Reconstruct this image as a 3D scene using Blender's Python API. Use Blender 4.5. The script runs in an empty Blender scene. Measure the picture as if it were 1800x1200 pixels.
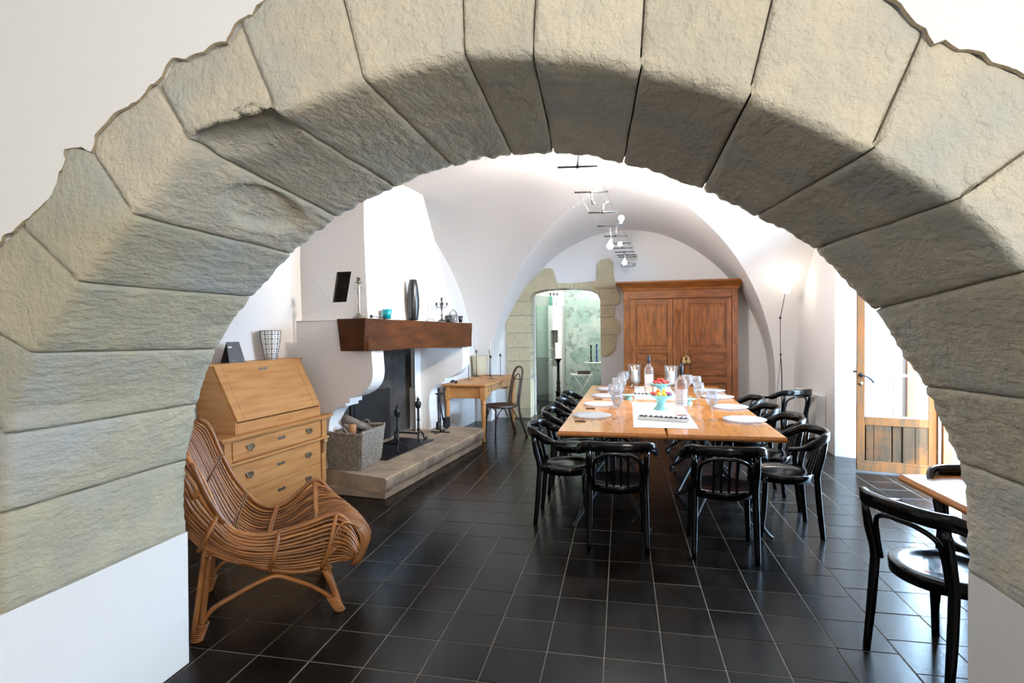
import bpy, math, random
import numpy as np
from mathutils import Vector, Matrix, noise as mnoise
random.seed(7)
R_ = math.radians
scene = bpy.context.scene
COL = scene.collection

# ------------------------------------------------------------ camera
def rotm(yaw, pitch, roll):
    F = Vector((-math.sin(yaw)*math.cos(pitch), math.cos(yaw)*math.cos(pitch), -math.sin(pitch)))
    Rt = Vector((math.cos(yaw), math.sin(yaw), 0)); U = Rt.cross(F)
    c, s = math.cos(roll), math.sin(roll)
    return F, Rt*c + U*s, U*c - Rt*s
Fv, Rv, Uv = rotm(.19801, .02309, -.01223)
cam_d = bpy.data.cameras.new('camera'); cam = bpy.data.objects.new('camera', cam_d); COL.objects.link(cam)
cam_d.lens = 36*960.414/1800; cam_d.sensor_width = 36; cam_d.clip_start = .05; cam_d.clip_end = 200
cam.matrix_world = Matrix(((Rv.x, Uv.x, -Fv.x, 0), (Rv.y, Uv.y, -Fv.y, 0), (Rv.z, Uv.z, -Fv.z, 1.6), (0, 0, 0, 1)))
scene.camera = cam

# ------------------------------------------------------------ sky, lights, exposure
w = bpy.data.worlds.new('world'); scene.world = w; w.use_nodes = True
wn = w.node_tree; wn.nodes.clear()
wo = wn.nodes.new('ShaderNodeOutputWorld'); bg = wn.nodes.new('ShaderNodeBackground')
bg.inputs[0].default_value = (.47, .71, 1, 1); bg.inputs[1].default_value = 80.0
wn.links.new(bg.outputs[0], wo.inputs[0])

def light(name, kind, loc, power, color=(1, 1, 1), size=.1, size_y=None, target=None, spot=None, blend=.5, spread=None):
    d = bpy.data.lights.new(name, kind); d.energy = power; d.color = color
    if kind == 'AREA':
        d.size = size
        if size_y: d.shape = 'RECTANGLE'; d.size_y = size_y
        if spread: d.spread = spread
    elif kind == 'SUN': d.angle = size
    else: d.shadow_soft_size = size
    if kind == 'SPOT': d.spot_size = spot; d.spot_blend = blend
    o = bpy.data.objects.new(name, d); COL.objects.link(o); o.location = loc
    if target is not None:
        o.rotation_euler = (Vector(target) - Vector(loc)).to_track_quat('-Z', 'Y').to_euler()
    return o
light('sun', 'SUN', (5.0, -2.0, 6.5), 22.0, (.90, .96, 1), .01, target=(3.0, 7.0, 0.5))
pt = light('daylight_doorway', 'AREA', (3.34, 5.98, 1.30), 1, (1, 1, 1), 1.95, 2.56, target=(0, 5.98, 1.30)); pt.data.cycles.is_portal = True
light('near_daylight_standin', 'AREA', (2.2, -2.5, 1.9), 150, (1, .965, .91), 1.5, 1.8, target=(-.6, 1.4, 1.7))  # added lamp inside the closed near room, standing in for window daylight
light('added_near_fill', 'AREA', (-1.0, -2.4, 2.3), 26, (1, .97, .93), 2.2, 1.6, target=(-.2, 1.4, 2.2))  # unseen lamp added as soft fill for the arch stones
light('added_back_room_fill', 'AREA', (-.9, 11.0, 2.75), 42, (.95, 1, .97), .8, .8, target=(-.7, 12.4, 1.2))  # lamp added overhead to brighten the windowless far room
scene.view_settings.view_transform = 'Standard'; scene.view_settings.look = 'None'
scene.view_settings.gamma = 1; scene.view_settings.use_curve_mapping = False
scene.view_settings.exposure = 0.0
cy = scene.cycles
cy.use_denoising = True; cy.max_bounces = 8; cy.diffuse_bounces = 4; cy.glossy_bounces = 4
cy.transmission_bounces = 8; cy.transparent_max_bounces = 12; cy.sample_clamp_indirect = 6; cy.caustics_reflective = False; cy.caustics_refractive = False

# ------------------------------------------------------------ materials
def mat(name, col, rough=.6, metal=0, col2=None, nscale=6, ndetail=4, stretch=(1, 1, 1), bump=0, bscale=30, bstretch=None,
        rand=0, spec=None, lo=.35, hi=.65, coat=0, trans=0, ior=1.45, emit=None, estr=0, col3=None, s3=2, bdist=.01, alpha=None):
    m = bpy.data.materials.new(name); m.use_nodes = True; nt = m.node_tree
    b = nt.nodes['Principled BSDF']; L = nt.links
    b.inputs['Base Color'].default_value = (*col, 1); b.inputs['Roughness'].default_value = rough
    b.inputs['Metallic'].default_value = metal
    if spec is not None: b.inputs['Specular IOR Level'].default_value = spec
    if coat: b.inputs['Coat Weight'].default_value = coat; b.inputs['Coat Roughness'].default_value = .08
    if trans: b.inputs['Transmission Weight'].default_value = trans; b.inputs['IOR'].default_value = ior
    if emit: b.inputs['Emission Color'].default_value = (*emit, 1); b.inputs['Emission Strength'].default_value = estr
    tc = nt.nodes.new('ShaderNodeTexCoord')
    def nz(scale, st, det=4, ro=.55):
        mp = nt.nodes.new('ShaderNodeMapping'); mp.inputs['Scale'].default_value = st
        L.new(tc.outputs['Object'], mp.inputs[0])
        if rand:
            oi = nt.nodes.new('ShaderNodeObjectInfo'); vm = nt.nodes.new('ShaderNodeVectorMath'); vm.operation = 'SCALE'
            cx = nt.nodes.new('ShaderNodeCombineXYZ'); 
            for k in range(3): L.new(oi.outputs['Random'], cx.inputs[k])
            L.new(cx.outputs[0], vm.inputs[0]); vm.inputs['Scale'].default_value = 37
            L.new(vm.outputs[0], mp.inputs['Location'])
        n = nt.nodes.new('ShaderNodeTexNoise'); n.inputs['Scale'].default_value = scale; n.inputs['Detail'].default_value = det
        n.inputs['Roughness'].default_value = ro
        L.new(mp.outputs[0], n.inputs['Vector']); return n
    src = None
    if col2:
        n = nz(nscale, stretch, ndetail); mr = nt.nodes.new('ShaderNodeMapRange')
        mr.inputs[1].default_value = lo; mr.inputs[2].default_value = hi; L.new(n.outputs[0], mr.inputs[0])
        mx = nt.nodes.new('ShaderNodeMix'); mx.data_type = 'RGBA'; mx.inputs[6].default_value = (*col, 1); mx.inputs[7].default_value = (*col2, 1)
        L.new(mr.outputs[0], mx.inputs[0]); src = mx.outputs[2]
        if col3:
            n2 = nz(s3, (1, 1, 1), 3); m2 = nt.nodes.new('ShaderNodeMapRange'); m2.inputs[1].default_value = .5; m2.inputs[2].default_value = .68
            L.new(n2.outputs[0], m2.inputs[0]); mx2 = nt.nodes.new('ShaderNodeMix'); mx2.data_type = 'RGBA'
            L.new(m2.outputs[0], mx2.inputs[0]); L.new(src, mx2.inputs[6]); mx2.inputs[7].default_value = (*col3, 1); src = mx2.outputs[2]
    if rand:
        oi = nt.nodes.new('ShaderNodeObjectInfo'); mr = nt.nodes.new('ShaderNodeMapRange')
        mr.inputs[3].default_value = 1-rand; mr.inputs[4].default_value = 1+rand; L.new(oi.outputs['Random'], mr.inputs[0])
        hs = nt.nodes.new('ShaderNodeHueSaturation'); L.new(mr.outputs[0], hs.inputs['Value'])
        if src: L.new(src, hs.inputs['Color'])
        else: hs.inputs['Color'].default_value = (*col, 1)
        src = hs.outputs[0]
    if src: L.new(src, b.inputs['Base Color'])
    if bump:
        n = nz(bscale, bstretch or stretch, 5, .6); bp = nt.nodes.new('ShaderNodeBump'); bp.inputs['Strength'].default_value = bump
        bp.inputs['Distance'].default_value = bdist; L.new(n.outputs[0], bp.inputs['Height']); L.new(bp.outputs[0], b.inputs['Normal'])
    return m

M = {}
M['plaster'] = mat('white_plaster', (.81, .785, .765), .85, bump=.35, bscale=26, bdist=.008)
M['plaster_wall'] = mat('arch_wall_plaster', (.82, .815, .80), .85, bump=.3, bscale=60, bdist=.004)
M['render_edge'] = mat('raw_plaster_edge', (.40, .33, .23), .95, bump=.8, bscale=60)
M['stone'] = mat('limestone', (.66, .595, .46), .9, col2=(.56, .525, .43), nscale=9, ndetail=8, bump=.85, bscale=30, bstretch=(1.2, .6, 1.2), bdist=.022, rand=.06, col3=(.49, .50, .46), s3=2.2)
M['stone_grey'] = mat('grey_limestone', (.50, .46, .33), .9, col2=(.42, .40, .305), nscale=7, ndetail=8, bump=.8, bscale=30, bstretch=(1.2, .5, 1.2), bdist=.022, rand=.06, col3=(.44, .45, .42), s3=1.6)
M['mortar'] = mat('lime_mortar', (.36, .32, .25), .95, bump=.8, bscale=40)
M['firebox_black'] = mat('soot_black', (.015, .014, .013), .95, col2=(.06, .05, .045), nscale=3, bump=.6, bscale=12)
M['floor_tile'] = mat('dark_cement_tile', (.0042, .0034, .0030), .22, col2=(.012, .0102, .009), nscale=4, ndetail=8, bump=.06, bscale=18, rand=.3, spec=.15)
M['grout'] = mat('grout', (.15, .13, .10), .9)
M['hearth'] = mat('hearth_stone', (.40, .30, .215), .85, col2=(.25, .20, .165), nscale=5, ndetail=8, bump=.7, bscale=18, col3=(.42, .33, .23), s3=3)
M['hearth_edge'] = mat('hearth_front_stone', (.50, .42, .29), .9, col2=(.38, .33, .24), nscale=9, ndetail=8, bump=.9, bscale=16, bdist=.02)
M['black'] = mat('black_lacquer', (.002, .002, .0024), .15, spec=.30)
M['iron'] = mat('wrought_iron', (.012, .012, .013), .5, metal=.3)
M['steel'] = mat('dark_steel', (.09, .09, .09), .35, metal=1)
M['chrome'] = mat('chrome', (.75, .75, .76), .18, metal=1)
M['table'] = mat('honey_beech', (.52, .205, .055), .19, col2=(.42, .155, .04), nscale=5, stretch=(6, 1, 6), coat=.12, spec=.5)
M['pine'] = mat('stripped_pine', (.49, .235, .082), .5, spec=.25, col2=(.37, .155, .046), nscale=4, stretch=(1, .7, 7), lo=.4, hi=.72, bump=.05, bscale=20)
M['pine_dark'] = mat('darker_pine', (.42, .23, .10), .5, col2=(.33, .17, .07), nscale=5, stretch=(1, 1, 6))  # slightly darker pine for brackets and writing table drawers
M['walnut'] = mat('polished_walnut', (.27, .083, .017), .38, col2=(.11, .032, .007), nscale=5, stretch=(5, 5, .9), ndetail=6, lo=.36, hi=.68, spec=.25)
M['walnut_h'] = mat('walnut_horizontal', (.24, .073, .015), .38, col2=(.12, .036, .008), nscale=5, stretch=(.9, 5, 5), ndetail=6, spec=.25)
M['beam'] = mat('oak_beam', (.085, .026, .006), .6, spec=.15, col2=(.032, .010, .003), nscale=3.2, stretch=(3, .8, 4), ndetail=8, lo=.32, hi=.72, bump=.3, bscale=12)
M['rattan'] = mat('rattan_cane', (.31, .12, .03), .30, col2=(.17, .058, .014), nscale=7, ndetail=3, rand=.22, spec=.4)
M['rattan_bind'] = mat('rattan_binding', (.16, .08, .03), .5)
M['door_wood'] = mat('weathered_door_wood', (.17, .060, .016), .85, col2=(.09, .048, .022), spec=.15, nscale=4, stretch=(5, 5, .7), ndetail=8, bump=.4, bscale=20)
M['door_panel'] = mat('weathered_panel_wood', (.075, .040, .020), .9, col2=(.045, .030, .017), spec=.15, nscale=4, stretch=(8, 8, .6), ndetail=8, bump=.5, bscale=20, col3=(.14, .05, .014), s3=3)
M['white_paint'] = mat('white_paint', (.80, .79, .76), .5)
def glass_mat(name, col, rough=0.0, alpha_mix=.0, white=0, tint=1.0):
    m = bpy.data.materials.new(name); m.use_nodes = True; nt = m.node_tree; nt.nodes.clear()
    o = nt.nodes.new('ShaderNodeOutputMaterial'); g = nt.nodes.new('ShaderNodeBsdfGlossy'); g.inputs['Roughness'].default_value = .03
    t = nt.nodes.new('ShaderNodeBsdfTransparent'); t.inputs[0].default_value = (*col, 1)
    fr = nt.nodes.new('ShaderNodeFresnel'); fr.inputs[0].default_value = 1.5
    ma = nt.nodes.new('ShaderNodeMath'); ma.operation = 'MULTIPLY_ADD'; ma.inputs[1].default_value = tint; ma.inputs[2].default_value = alpha_mix
    nt.links.new(fr.outputs[0], ma.inputs[0])
    mx = nt.nodes.new('ShaderNodeMixShader'); nt.links.new(ma.outputs[0], mx.inputs[0]); nt.links.new(t.outputs[0], mx.inputs[1]); nt.links.new(g.outputs[0], mx.inputs[2])
    if white:
        d = nt.nodes.new('ShaderNodeBsdfDiffuse'); d.inputs[0].default_value = (.9, .93, .97, 1)
        tl = nt.nodes.new('ShaderNodeBsdfTranslucent'); tl.inputs[0].default_value = (.9, .93, .97, 1)
        ad = nt.nodes.new('ShaderNodeMixShader'); ad.inputs[0].default_value = .5; nt.links.new(d.outputs[0], ad.inputs[1]); nt.links.new(tl.outputs[0], ad.inputs[2])
        m2 = nt.nodes.new('ShaderNodeMixShader'); m2.inputs[0].default_value = white; nt.links.new(mx.outputs[0], m2.inputs[1]); nt.links.new(ad.outputs[0], m2.inputs[2])
        nt.links.new(m2.outputs[0], o.inputs[0]); return m
    nt.links.new(mx.outputs[0], o.inputs[0]); return m
M['pane'] = glass_mat('window_glass', (.96, .98, .97))
M['door_glass'] = glass_mat('green_door_glass', (.90, .96, .93), alpha_mix=.0, tint=.45)
M['clear'] = glass_mat('clear_glass', (.975, .98, .985), alpha_mix=.02, tint=.8, white=.12)
M['plate_glass'] = glass_mat('textured_plate_glass', (.95, .96, .97), alpha_mix=.03, tint=.8, white=.66)
M['rose'] = glass_mat('rose_wine_glass', (.99, .80, .68), alpha_mix=.02, tint=.8, white=.12)
M['hurricane'] = glass_mat('hurricane_clear_glass', (.98, .985, .985), alpha_mix=.02, tint=.7, white=.035)
M['label'] = mat('bottle_label', (.80, .74, .76), .6)
M['foil'] = mat('black_foil', (.008, .009, .014), .3)
M['wax'] = mat('white_candle_wax', (.88, .86, .78), .45, spec=.5)
M['flame'] = mat('candle_flame', (1, .6, .3), .5, emit=(1, .62, .35), estr=7)
M['bulb'] = mat('halogen_bulb', (1, 1, 1), .4, emit=(1, .93, .82), estr=22)
M['frost'] = mat('frosted_lamp_glass', (.9, .9, .9), .4, emit=(1, .96, .9), estr=2.2)
M['turq'] = mat('turquoise_ceramic', (.26, .56, .56), .3)
M['teal'] = mat('teal_glass_cup', (.0, .24, .28), .25, spec=.6)
M['linen'] = mat('white_linen', (.86, .86, .84), .8, bump=.15, bscale=200, bdist=.001)
M['ceramic'] = mat('white_ceramic', (.78, .78, .77), .35)
M['olive'] = mat('black_olive', (.012, .012, .016), .25)
M['vase'] = mat('black_vase', (.010, .010, .010), .28, spec=.6)
M['red'] = mat('red_strawberry', (.62, .03, .02), .4); M['orange'] = mat('orange_fruit', (.85, .22, .02), .4); M['yellow'] = mat('yellow_fruit', (.90, .55, .03), .4); M['purple'] = mat('purple_fruit', (.20, .02, .08), .4)
M['wicker'] = mat('grey_wicker', (.30, .26, .215), .8, col2=(.19, .16, .13), nscale=30, rand=0)
M['bark'] = mat('log_bark', (.22, .17, .13), .9, col2=(.10, .08, .06), nscale=14, bump=.8, bscale=40)
M['cut_wood'] = mat('split_log_wood', (.50, .24, .11), .8, col2=(.38, .17, .07), nscale=20)
M['green_wall'] = mat('green_patina_panel', (.30, .46, .38), .4, col2=(.56, .62, .55), nscale=2.2, ndetail=12, lo=.36, hi=.66, col3=(.24, .30, .25), s3=9)
M['bentwood'] = mat('dark_brown_bentwood', (.035, .012, .006), .28, coat=.3)
M['leather'] = mat('brown_seat', (.05, .018, .010), .4)
M['silver'] = mat('tarnished_silver', (.33, .29, .24), .35, metal=1)
M['brass'] = mat('aged_brass_plate', (.30, .25, .15), .35, metal=1)
M['radiator'] = mat('radiator_enamel', (.74, .73, .71), .4)
M['black_paper'] = mat('dark_print', (.035, .035, .042), .5, col2=(.16, .12, .07), nscale=14, lo=.55, hi=.75)
M['gold'] = mat('gold_tassel_thread', (.42, .26, .10), .6)
M['siphon'] = mat('green_siphon_glass', (.05, .30, .22), .1, spec=.8)
M['blue'] = mat('blue_glass', (.01, .02, .16), .15)
M['teal_paint'] = mat('teal_garden_paint', (.25, .62, .68), .5)
M['gravel'] = mat('pale_gravel', (.62, .60, .55), .95, col2=(.40, .38, .34), nscale=60)

# ------------------------------------------------------------ mesh helpers
class MB:
    def __init__(s): s.v = []; s.f = []; s.sm = []
    def add(s, vs, fs, smooth=False, mx=None):
        n = len(s.v)
        s.v += [tuple(mx @ Vector(p)) if mx is not None else tuple(p) for p in vs]
        s.f += [tuple(i+n for i in f) for f in fs]; s.sm += [smooth]*len(fs); return s
    def box(s, c, d, mx=None, rz=0):
        x, y, z = d[0]/2, d[1]/2, d[2]/2; ca, sa = math.cos(rz), math.sin(rz)
        vs = [(c[0]+(a*x)*ca-(b*y)*sa, c[1]+(a*x)*sa+(b*y)*ca, c[2]+e*z) for e in (-1, 1) for a, b in ((-1, -1), (1, -1), (1, 1), (-1, 1))]
        return s.add(vs, [(3, 2, 1, 0), (4, 5, 6, 7), (0, 1, 5, 4), (1, 2, 6, 5), (2, 3, 7, 6), (3, 0, 4, 7)], False, mx)
    def bx(s, x0, x1, y0, y1, z0, z1, mx=None): return s.box(((x0+x1)/2, (y0+y1)/2, (z0+z1)/2), (x1-x0, y1-y0, z1-z0), mx)
    def tube(s, pts, r, n=8, closed=False, mx=None, flat=1.0, up=None):
        P = [Vector(p) for p in pts]; k = len(P); rs = r if isinstance(r, (list, tuple)) else [r]*k
        T = []
        for i in range(k):
            a = P[(i-1) % k] if (closed or i > 0) else P[i]; b = P[(i+1) % k] if (closed or i < k-1) else P[i]
            t = (b-a); T.append(t.normalized() if t.length > 1e-9 else Vector((0, 0, 1)))
        nrm = Vector(up) if up else (Vector((0, 0, 1)) if abs(T[0].z) < .9 else Vector((1, 0, 0)))
        vs = []
        for i in range(k):
            if up: nrm = Vector(up)
            nrm = nrm - T[i]*nrm.dot(T[i])
            nrm = nrm.normalized() if nrm.length > 1e-6 else T[i].orthogonal().normalized()
            bn = T[i].cross(nrm)
            for j in range(n):
                a = 2*math.pi*(j+.5)/n
                vs.append(P[i] + nrm*math.cos(a)*rs[i] + bn*math.sin(a)*rs[i]*flat)
        fs = []
        for i in range(k if closed else k-1):
            for j in range(n):
                a = i*n+j; b = i*n+(j+1) % n; c = ((i+1) % k)*n+(j+1) % n; d = ((i+1) % k)*n+j
                fs.append((a, b, c, d))
        if not closed: fs += [tuple(range(n-1, -1, -1)), tuple((k-1)*n+j for j in range(n))]
        return s.add(vs, fs, n > 4, mx)
    def bar(s, p0, p1, w, h=None, mx=None, up=(0, 0, 1)):
        h = h or w; a, b = Vector(p0), Vector(p1); t = (b-a).normalized(); u = Vector(up)
        if abs(t.dot(u)) > .98: u = Vector((0, 1, 0))
        n = (u - t*u.dot(t)).normalized(); m = t.cross(n)
        vs = [q + m*x*w/2 + n*y*h/2 for q in (a, b) for x, y in ((-1, -1), (1, -1), (1, 1), (-1, 1))]
        return s.add(vs, [(3, 2, 1, 0), (4, 5, 6, 7), (0, 1, 5, 4), (1, 2, 6, 5), (2, 3, 7, 6), (3, 0, 4, 7)], False, mx)
    def lathe(s, prof, n=20, c=(0, 0, 0), mx=None, cap=True):
        vs = []; fs = []
        for r, z in prof:
            for j in range(n):
                a = 2*math.pi*j/n; vs.append((c[0]+r*math.cos(a), c[1]+r*math.sin(a), c[2]+z))
        k = len(prof)
        for i in range(k-1):
            for j in range(n): fs.append((i*n+j, i*n+(j+1) % n, (i+1)*n+(j+1) % n, (i+1)*n+j))
        if cap: fs += [tuple(range(n-1, -1, -1)), tuple((k-1)*n+j for j in range(n))]
        return s.add(vs, fs, True, mx)
    def prism(s, poly, fn0, fn1, mx=None):
        n = len(poly); vs = [fn0(*p) for p in poly] + [fn1(*p) for p in poly]
        fs = [tuple(range(n-1, -1, -1)), tuple(range(n, 2*n))] + [(i, (i+1) % n, n+(i+1) % n, n+i) for i in range(n)]
        return s.add(vs, fs, False, mx)
    def grid(s, fn, nu, nv, smooth=True, mx=None, flip=False):
        vs = [fn(i/nu, j/nv) for i in range(nu+1) for j in range(nv+1)]
        fs = []
        for i in range(nu):
            for j in range(nv):
                a = i*(nv+1)+j; q = (a, a+1, a+nv+2, a+nv+1); fs.append(q[::-1] if flip else q)
        return s.add(vs, fs, smooth, mx)
    def ball(s, c, r, n=8, mx=None, sq=(1, 1, 1)):
        m = max(3, n//2); prof = [(max(1e-4, math.sin(math.pi*i/m))*r, -math.cos(math.pi*i/m)*r) for i in range(m+1)]
        vs = []; fs = []
        for a, z in prof:
            for j in range(n): t = 2*math.pi*j/n; vs.append((c[0]+a*math.cos(t)*sq[0], c[1]+a*math.sin(t)*sq[1], c[2]+z*sq[2]))
        for i in range(m):
            for j in range(n): fs.append((i*n+j, i*n+(j+1) % n, (i+1)*n+(j+1) % n, (i+1)*n+j))
        return s.add(vs, fs, True, mx)
    def mesh(s, name, material):
        me = bpy.data.meshes.new(name); me.from_pydata(s.v, [], s.f)
        me.polygons.foreach_set('use_smooth', s.sm)
        if material: me.materials.append(M[material] if isinstance(material, str) else material)
        me.update(); return me
    def build(s, name, material, parent=None, bevel=0, label=None, kind=None, subsurf=0):
        o = bpy.data.objects.new(name, s.mesh(name, material)); COL.objects.link(o)
        if parent: o.parent = parent
        if bevel:
            md = o.modifiers.new('bevel', 'BEVEL'); md.width = bevel; md.segments = 2; md.limit_method = 'ANGLE'
        if subsurf:
            md = o.modifiers.new('subsurf', 'SUBSURF'); md.levels = subsurf; md.render_levels = subsurf
        if label: o['label'] = label
        if kind: o['kind'] = kind
        return o
def tag(o, label, cat, group=None, kind=None):
    o['label'] = label; o['category'] = cat
    if group: o['group'] = group
    if kind: o['kind'] = kind
    return o
def thing(name, label, cat, loc=(0, 0, 0), rz=0, group=None):
    o = bpy.data.objects.new(name, None); COL.objects.link(o); o.empty_display_size = .1
    o.location = loc; o.rotation_euler = (0, 0, rz); return tag(o, label, cat, group)
def single(mb, name, m, label, cat, loc=(0, 0, 0), rz=0, group=None, bevel=0, kind=None):
    o = mb.build(name, m, bevel=bevel); o.location = loc; o.rotation_euler = (0, 0, rz)
    return tag(o, label, cat, group, kind)
CHILD = {}
def kids(o):
    return [c for c in bpy.data.objects if c.parent == o]
def dup(root, loc, rz, label, group=None, keep=None):
    tree = keep if keep is not None else [(k, kids(k)) for k in kids(root)]
    r = root.copy(); COL.objects.link(r); r.location = loc; r.rotation_euler = (0, 0, rz)
    r['label'] = label
    if group: r['group'] = group
    for ch, gs in tree:
        c = ch.copy(); COL.objects.link(c); c.parent = r
        for g in gs:
            d = g.copy(); COL.objects.link(d); d.parent = c
    return r
def tree_of(root): return [(k, kids(k)) for k in kids(root)]
def circ(r, n, a0=0, a1=2*math.pi, c=(0, 0), z=0, end=False):
    m = n-1 if end else n
    return [(c[0]+r*math.cos(a0+(a1-a0)*i/m), c[1]+r*math.sin(a0+(a1-a0)*i/m), z) for i in range(n)]
def interp(pts, t):
    """point at parameter t (0..1) of arc length along polyline"""
    P = [Vector(p) for p in pts]; L = [0]
    for a, b in zip(P, P[1:]): L.append(L[-1]+(b-a).length)
    d = t*L[-1]
    for i in range(len(P)-1):
        if d <= L[i+1] or i == len(P)-2:
            return P[i].lerp(P[i+1], 0 if L[i+1] == L[i] else min(1, max(0, (d-L[i])/(L[i+1]-L[i]))))
def smooth_path(pts, n):
    """Catmull-Rom through pts"""
    P = [Vector(p) for p in pts]; P = [P[0]*2-P[1]] + P + [P[-1]*2-P[-2]]; out = []
    m = len(P)-3
    for k in range(n+1):
        t = k/n*m; i = min(int(t), m-1); f = t-i; a, b, c, d = P[i:i+4]
        out.append(.5*((2*b)+(c-a)*f+(2*a-5*b+4*c-d)*f*f+(3*b-a-3*c+d)*f**3))
    return out
def nz(p, s=1.0): return mnoise.noise(Vector(p)*s)
# ------------------------------------------------------------ floor
TS = .28063; TX0, TY0 = -1.21645, 2.36926
fl = MB(); fl.bx(-4.2, 3.4, -3.2, 13.2, -.06, -.0022)
floor = fl.build('floor', 'grout'); floor['kind'] = 'structure'
tm = MB(); h = TS/2-.0023; e = .0022
tm.add([(-h, -h, -.012), (h, -h, -.012), (h, h, -.012), (-h, h, -.012), (-h, -h, -.0015), (h, -h, -.0015), (h, h, -.0015), (-h, h, -.0015),
        (-h+e, -h+e, 0), (h-e, -h+e, 0), (h-e, h-e, 0), (-h+e, h-e, 0)],
       [(8, 9, 10, 11)]+[(i, (i+1) % 4, 4+(i+1) % 4, 4+i) for i in range(4)]+[(4+i, 4+(i+1) % 4, 8+(i+1) % 4, 8+i) for i in range(4)])
tmesh = tm.mesh('tile', 'floor_tile')
rest = MB(); cnt = 0; cells = []
for i in range(-11, 16):
    for j in range(-16, 39):
        x = TX0+(i+.5)*TS; y = TY0+(j+.5)*TS
        if x < -4.1 or x > 3.35 or y > 12.9 or y < -3: continue
        # the run of tiles beside the doorway is laid with staggered joints
        if i >= 9: y += TS*.45
        d = -x*math.sin(.198)+y*math.cos(.198); px = 900+960*(x*math.cos(.198)+y*math.sin(.198))/max(d, .1)
        vis = y > 2.0 and d > 1.5 and 300 < px < 1740
        cells.append((0 if vis else 1, d, x, y))
cells.sort()
for vis, d, x, y in cells:
    if vis == 0 and cnt < 300:
        o = bpy.data.objects.new('tile', tmesh); COL.objects.link(o); o.parent = floor
        o.location = (x, y, random.uniform(-.0006, .0002)); o.rotation_euler = (random.gauss(0, .003), random.gauss(0, .003), 0); cnt += 1
    else:
        rest.add([(a+x, b+y, c+random.uniform(-.0003, .0003)) for a, b, c in tm.v], tm.f)
r_ = rest.build('tile_field', 'floor_tile', floor); r_['kind'] = 'stuff'

# ------------------------------------------------------------ front wall with the stone arch
YN, YF = 1.445, 2.25
EXTN = [(-2.42, .62), (-2.44, 1.0), (-2.40, 1.42), (-2.26, 1.70), (-2.011, 1.898), (-1.922, 1.956), (-1.868, 1.988), (-1.798, 2.035), (-1.745, 2.123), (-1.732, 2.190), (-1.681, 2.187), (-1.632, 2.172),
 (-1.615, 2.221), (-1.549, 2.277), (-1.464, 2.313), (-1.390, 2.361), (-1.337, 2.421), (-1.237, 2.436), (-1.139, 2.458), (-1.094, 2.516), (-1.052, 2.523), (-1.004, 2.566),
 (-.86, 2.66), (-.66, 2.70), (-.42, 2.745), (-.2, 2.73), (.08, 2.68), (.30, 2.60), (.45, 2.50), (.616, 2.358), (.651, 2.321), (.693, 2.280), (.710, 2.245), (.733, 2.250), (.779, 2.224), (.825, 2.188), (.891, 2.150),
 (1.02, 2.08), (1.16, 1.98), (1.28, 1.80), (1.42, 1.62), (1.50, 1.40), (1.60, 1.12), (1.62, .9), (1.60, .70)]
NJ = [(-2.07, .645), (-2.049, .997), (-2.002, 1.266), (-1.886, 1.537), (-1.693, 1.762), (-1.481, 1.964), (-1.275, 2.176), (-.981, 2.232), (-.706, 2.303), (-.411, 2.339), (-.224, 2.316), (.051, 2.249), (.309, 2.156),
      (.581, 2.007), (.758, 1.880), (.902, 1.714), (1.084, 1.40), (1.195, 1.101), (1.23, .70)]
FJ = [(-2.065, .640), (-2.061, .990), (-1.990, 1.260), (-1.880, 1.520), (-1.680, 1.762), (-1.471, 1.951), (-1.242, 2.106), (-.961, 2.220), (-.702, 2.298), (-.442, 2.324), (-.270, 2.321), (.011, 2.255), (.314, 2.134),
      (.511, 2.020), (.716, 1.886), (.924, 1.653), (1.084, 1.369), (1.195, 1.101), (1.230, .697)]
EJ = [(-2.42, .62), (-2.44, 1.0), (-2.40, 1.42), (-2.26, 1.70), (-1.922, 1.956), (-1.632, 2.172), (-1.390, 2.361), (-1.094, 2.516), (-.80, 2.675), (-.42, 2.745), (-.2, 2.73), (.08, 2.68), (.40, 2.54), (.693, 2.280), (1.02, 2.08),
      (1.28, 1.80), (1.50, 1.40), (1.62, .9), (1.60, .70)]
NC = [(-2.07, .645), (-2.049, .997), (-2.002, 1.266), (-2.033+.03, 1.389-.05), (-1.886, 1.537), (-1.851, 1.575), (-1.693, 1.762), (-1.585, 1.863), (-1.481, 1.964), (-1.379, 2.063), (-1.275, 2.176), (-1.146, 2.208), (-.981, 2.232), (-.847, 2.264), (-.706, 2.303), (-.569, 2.324),
      (-.411, 2.339), (-.311, 2.327), (-.224, 2.316), (-.085, 2.295), (.051, 2.249), (.169, 2.211), (.309, 2.156), (.419, 2.105), (.544, 2.028), (.581, 2.007), (.653, 1.959), (.758, 1.880), (.827, 1.811), (.902, 1.714), (1.0, 1.56), (1.084, 1.40), (1.15, 1.25), (1.195, 1.101), (1.22, .9), (1.23, .70)]
FC = [(-2.065, .640), (-2.077, .791), (-2.061, .990), (-2.019, 1.123), (-1.990, 1.260), (-1.940, 1.396), (-1.880, 1.520), (-1.795, 1.642), (-1.680, 1.762), (-1.581, 1.856), (-1.471, 1.951), (-1.361, 2.034), (-1.242, 2.106), (-1.109, 2.167), (-.961, 2.220), (-.843, 2.266), (-.702, 2.298),
      (-.564, 2.319), (-.442, 2.324), (-.270, 2.321), (-.136, 2.297), (.011, 2.255), (.132, 2.219), (.314, 2.134), (.470, 2.048), (.511, 2.020), (.612, 1.961), (.716, 1.886), (.809, 1.778), (.886, 1.685), (.924, 1.653), (1.038, 1.452), (1.084, 1.369), (1.131, 1.266), (1.195, 1.101), (1.223, .978), (1.230, .697)]
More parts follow.
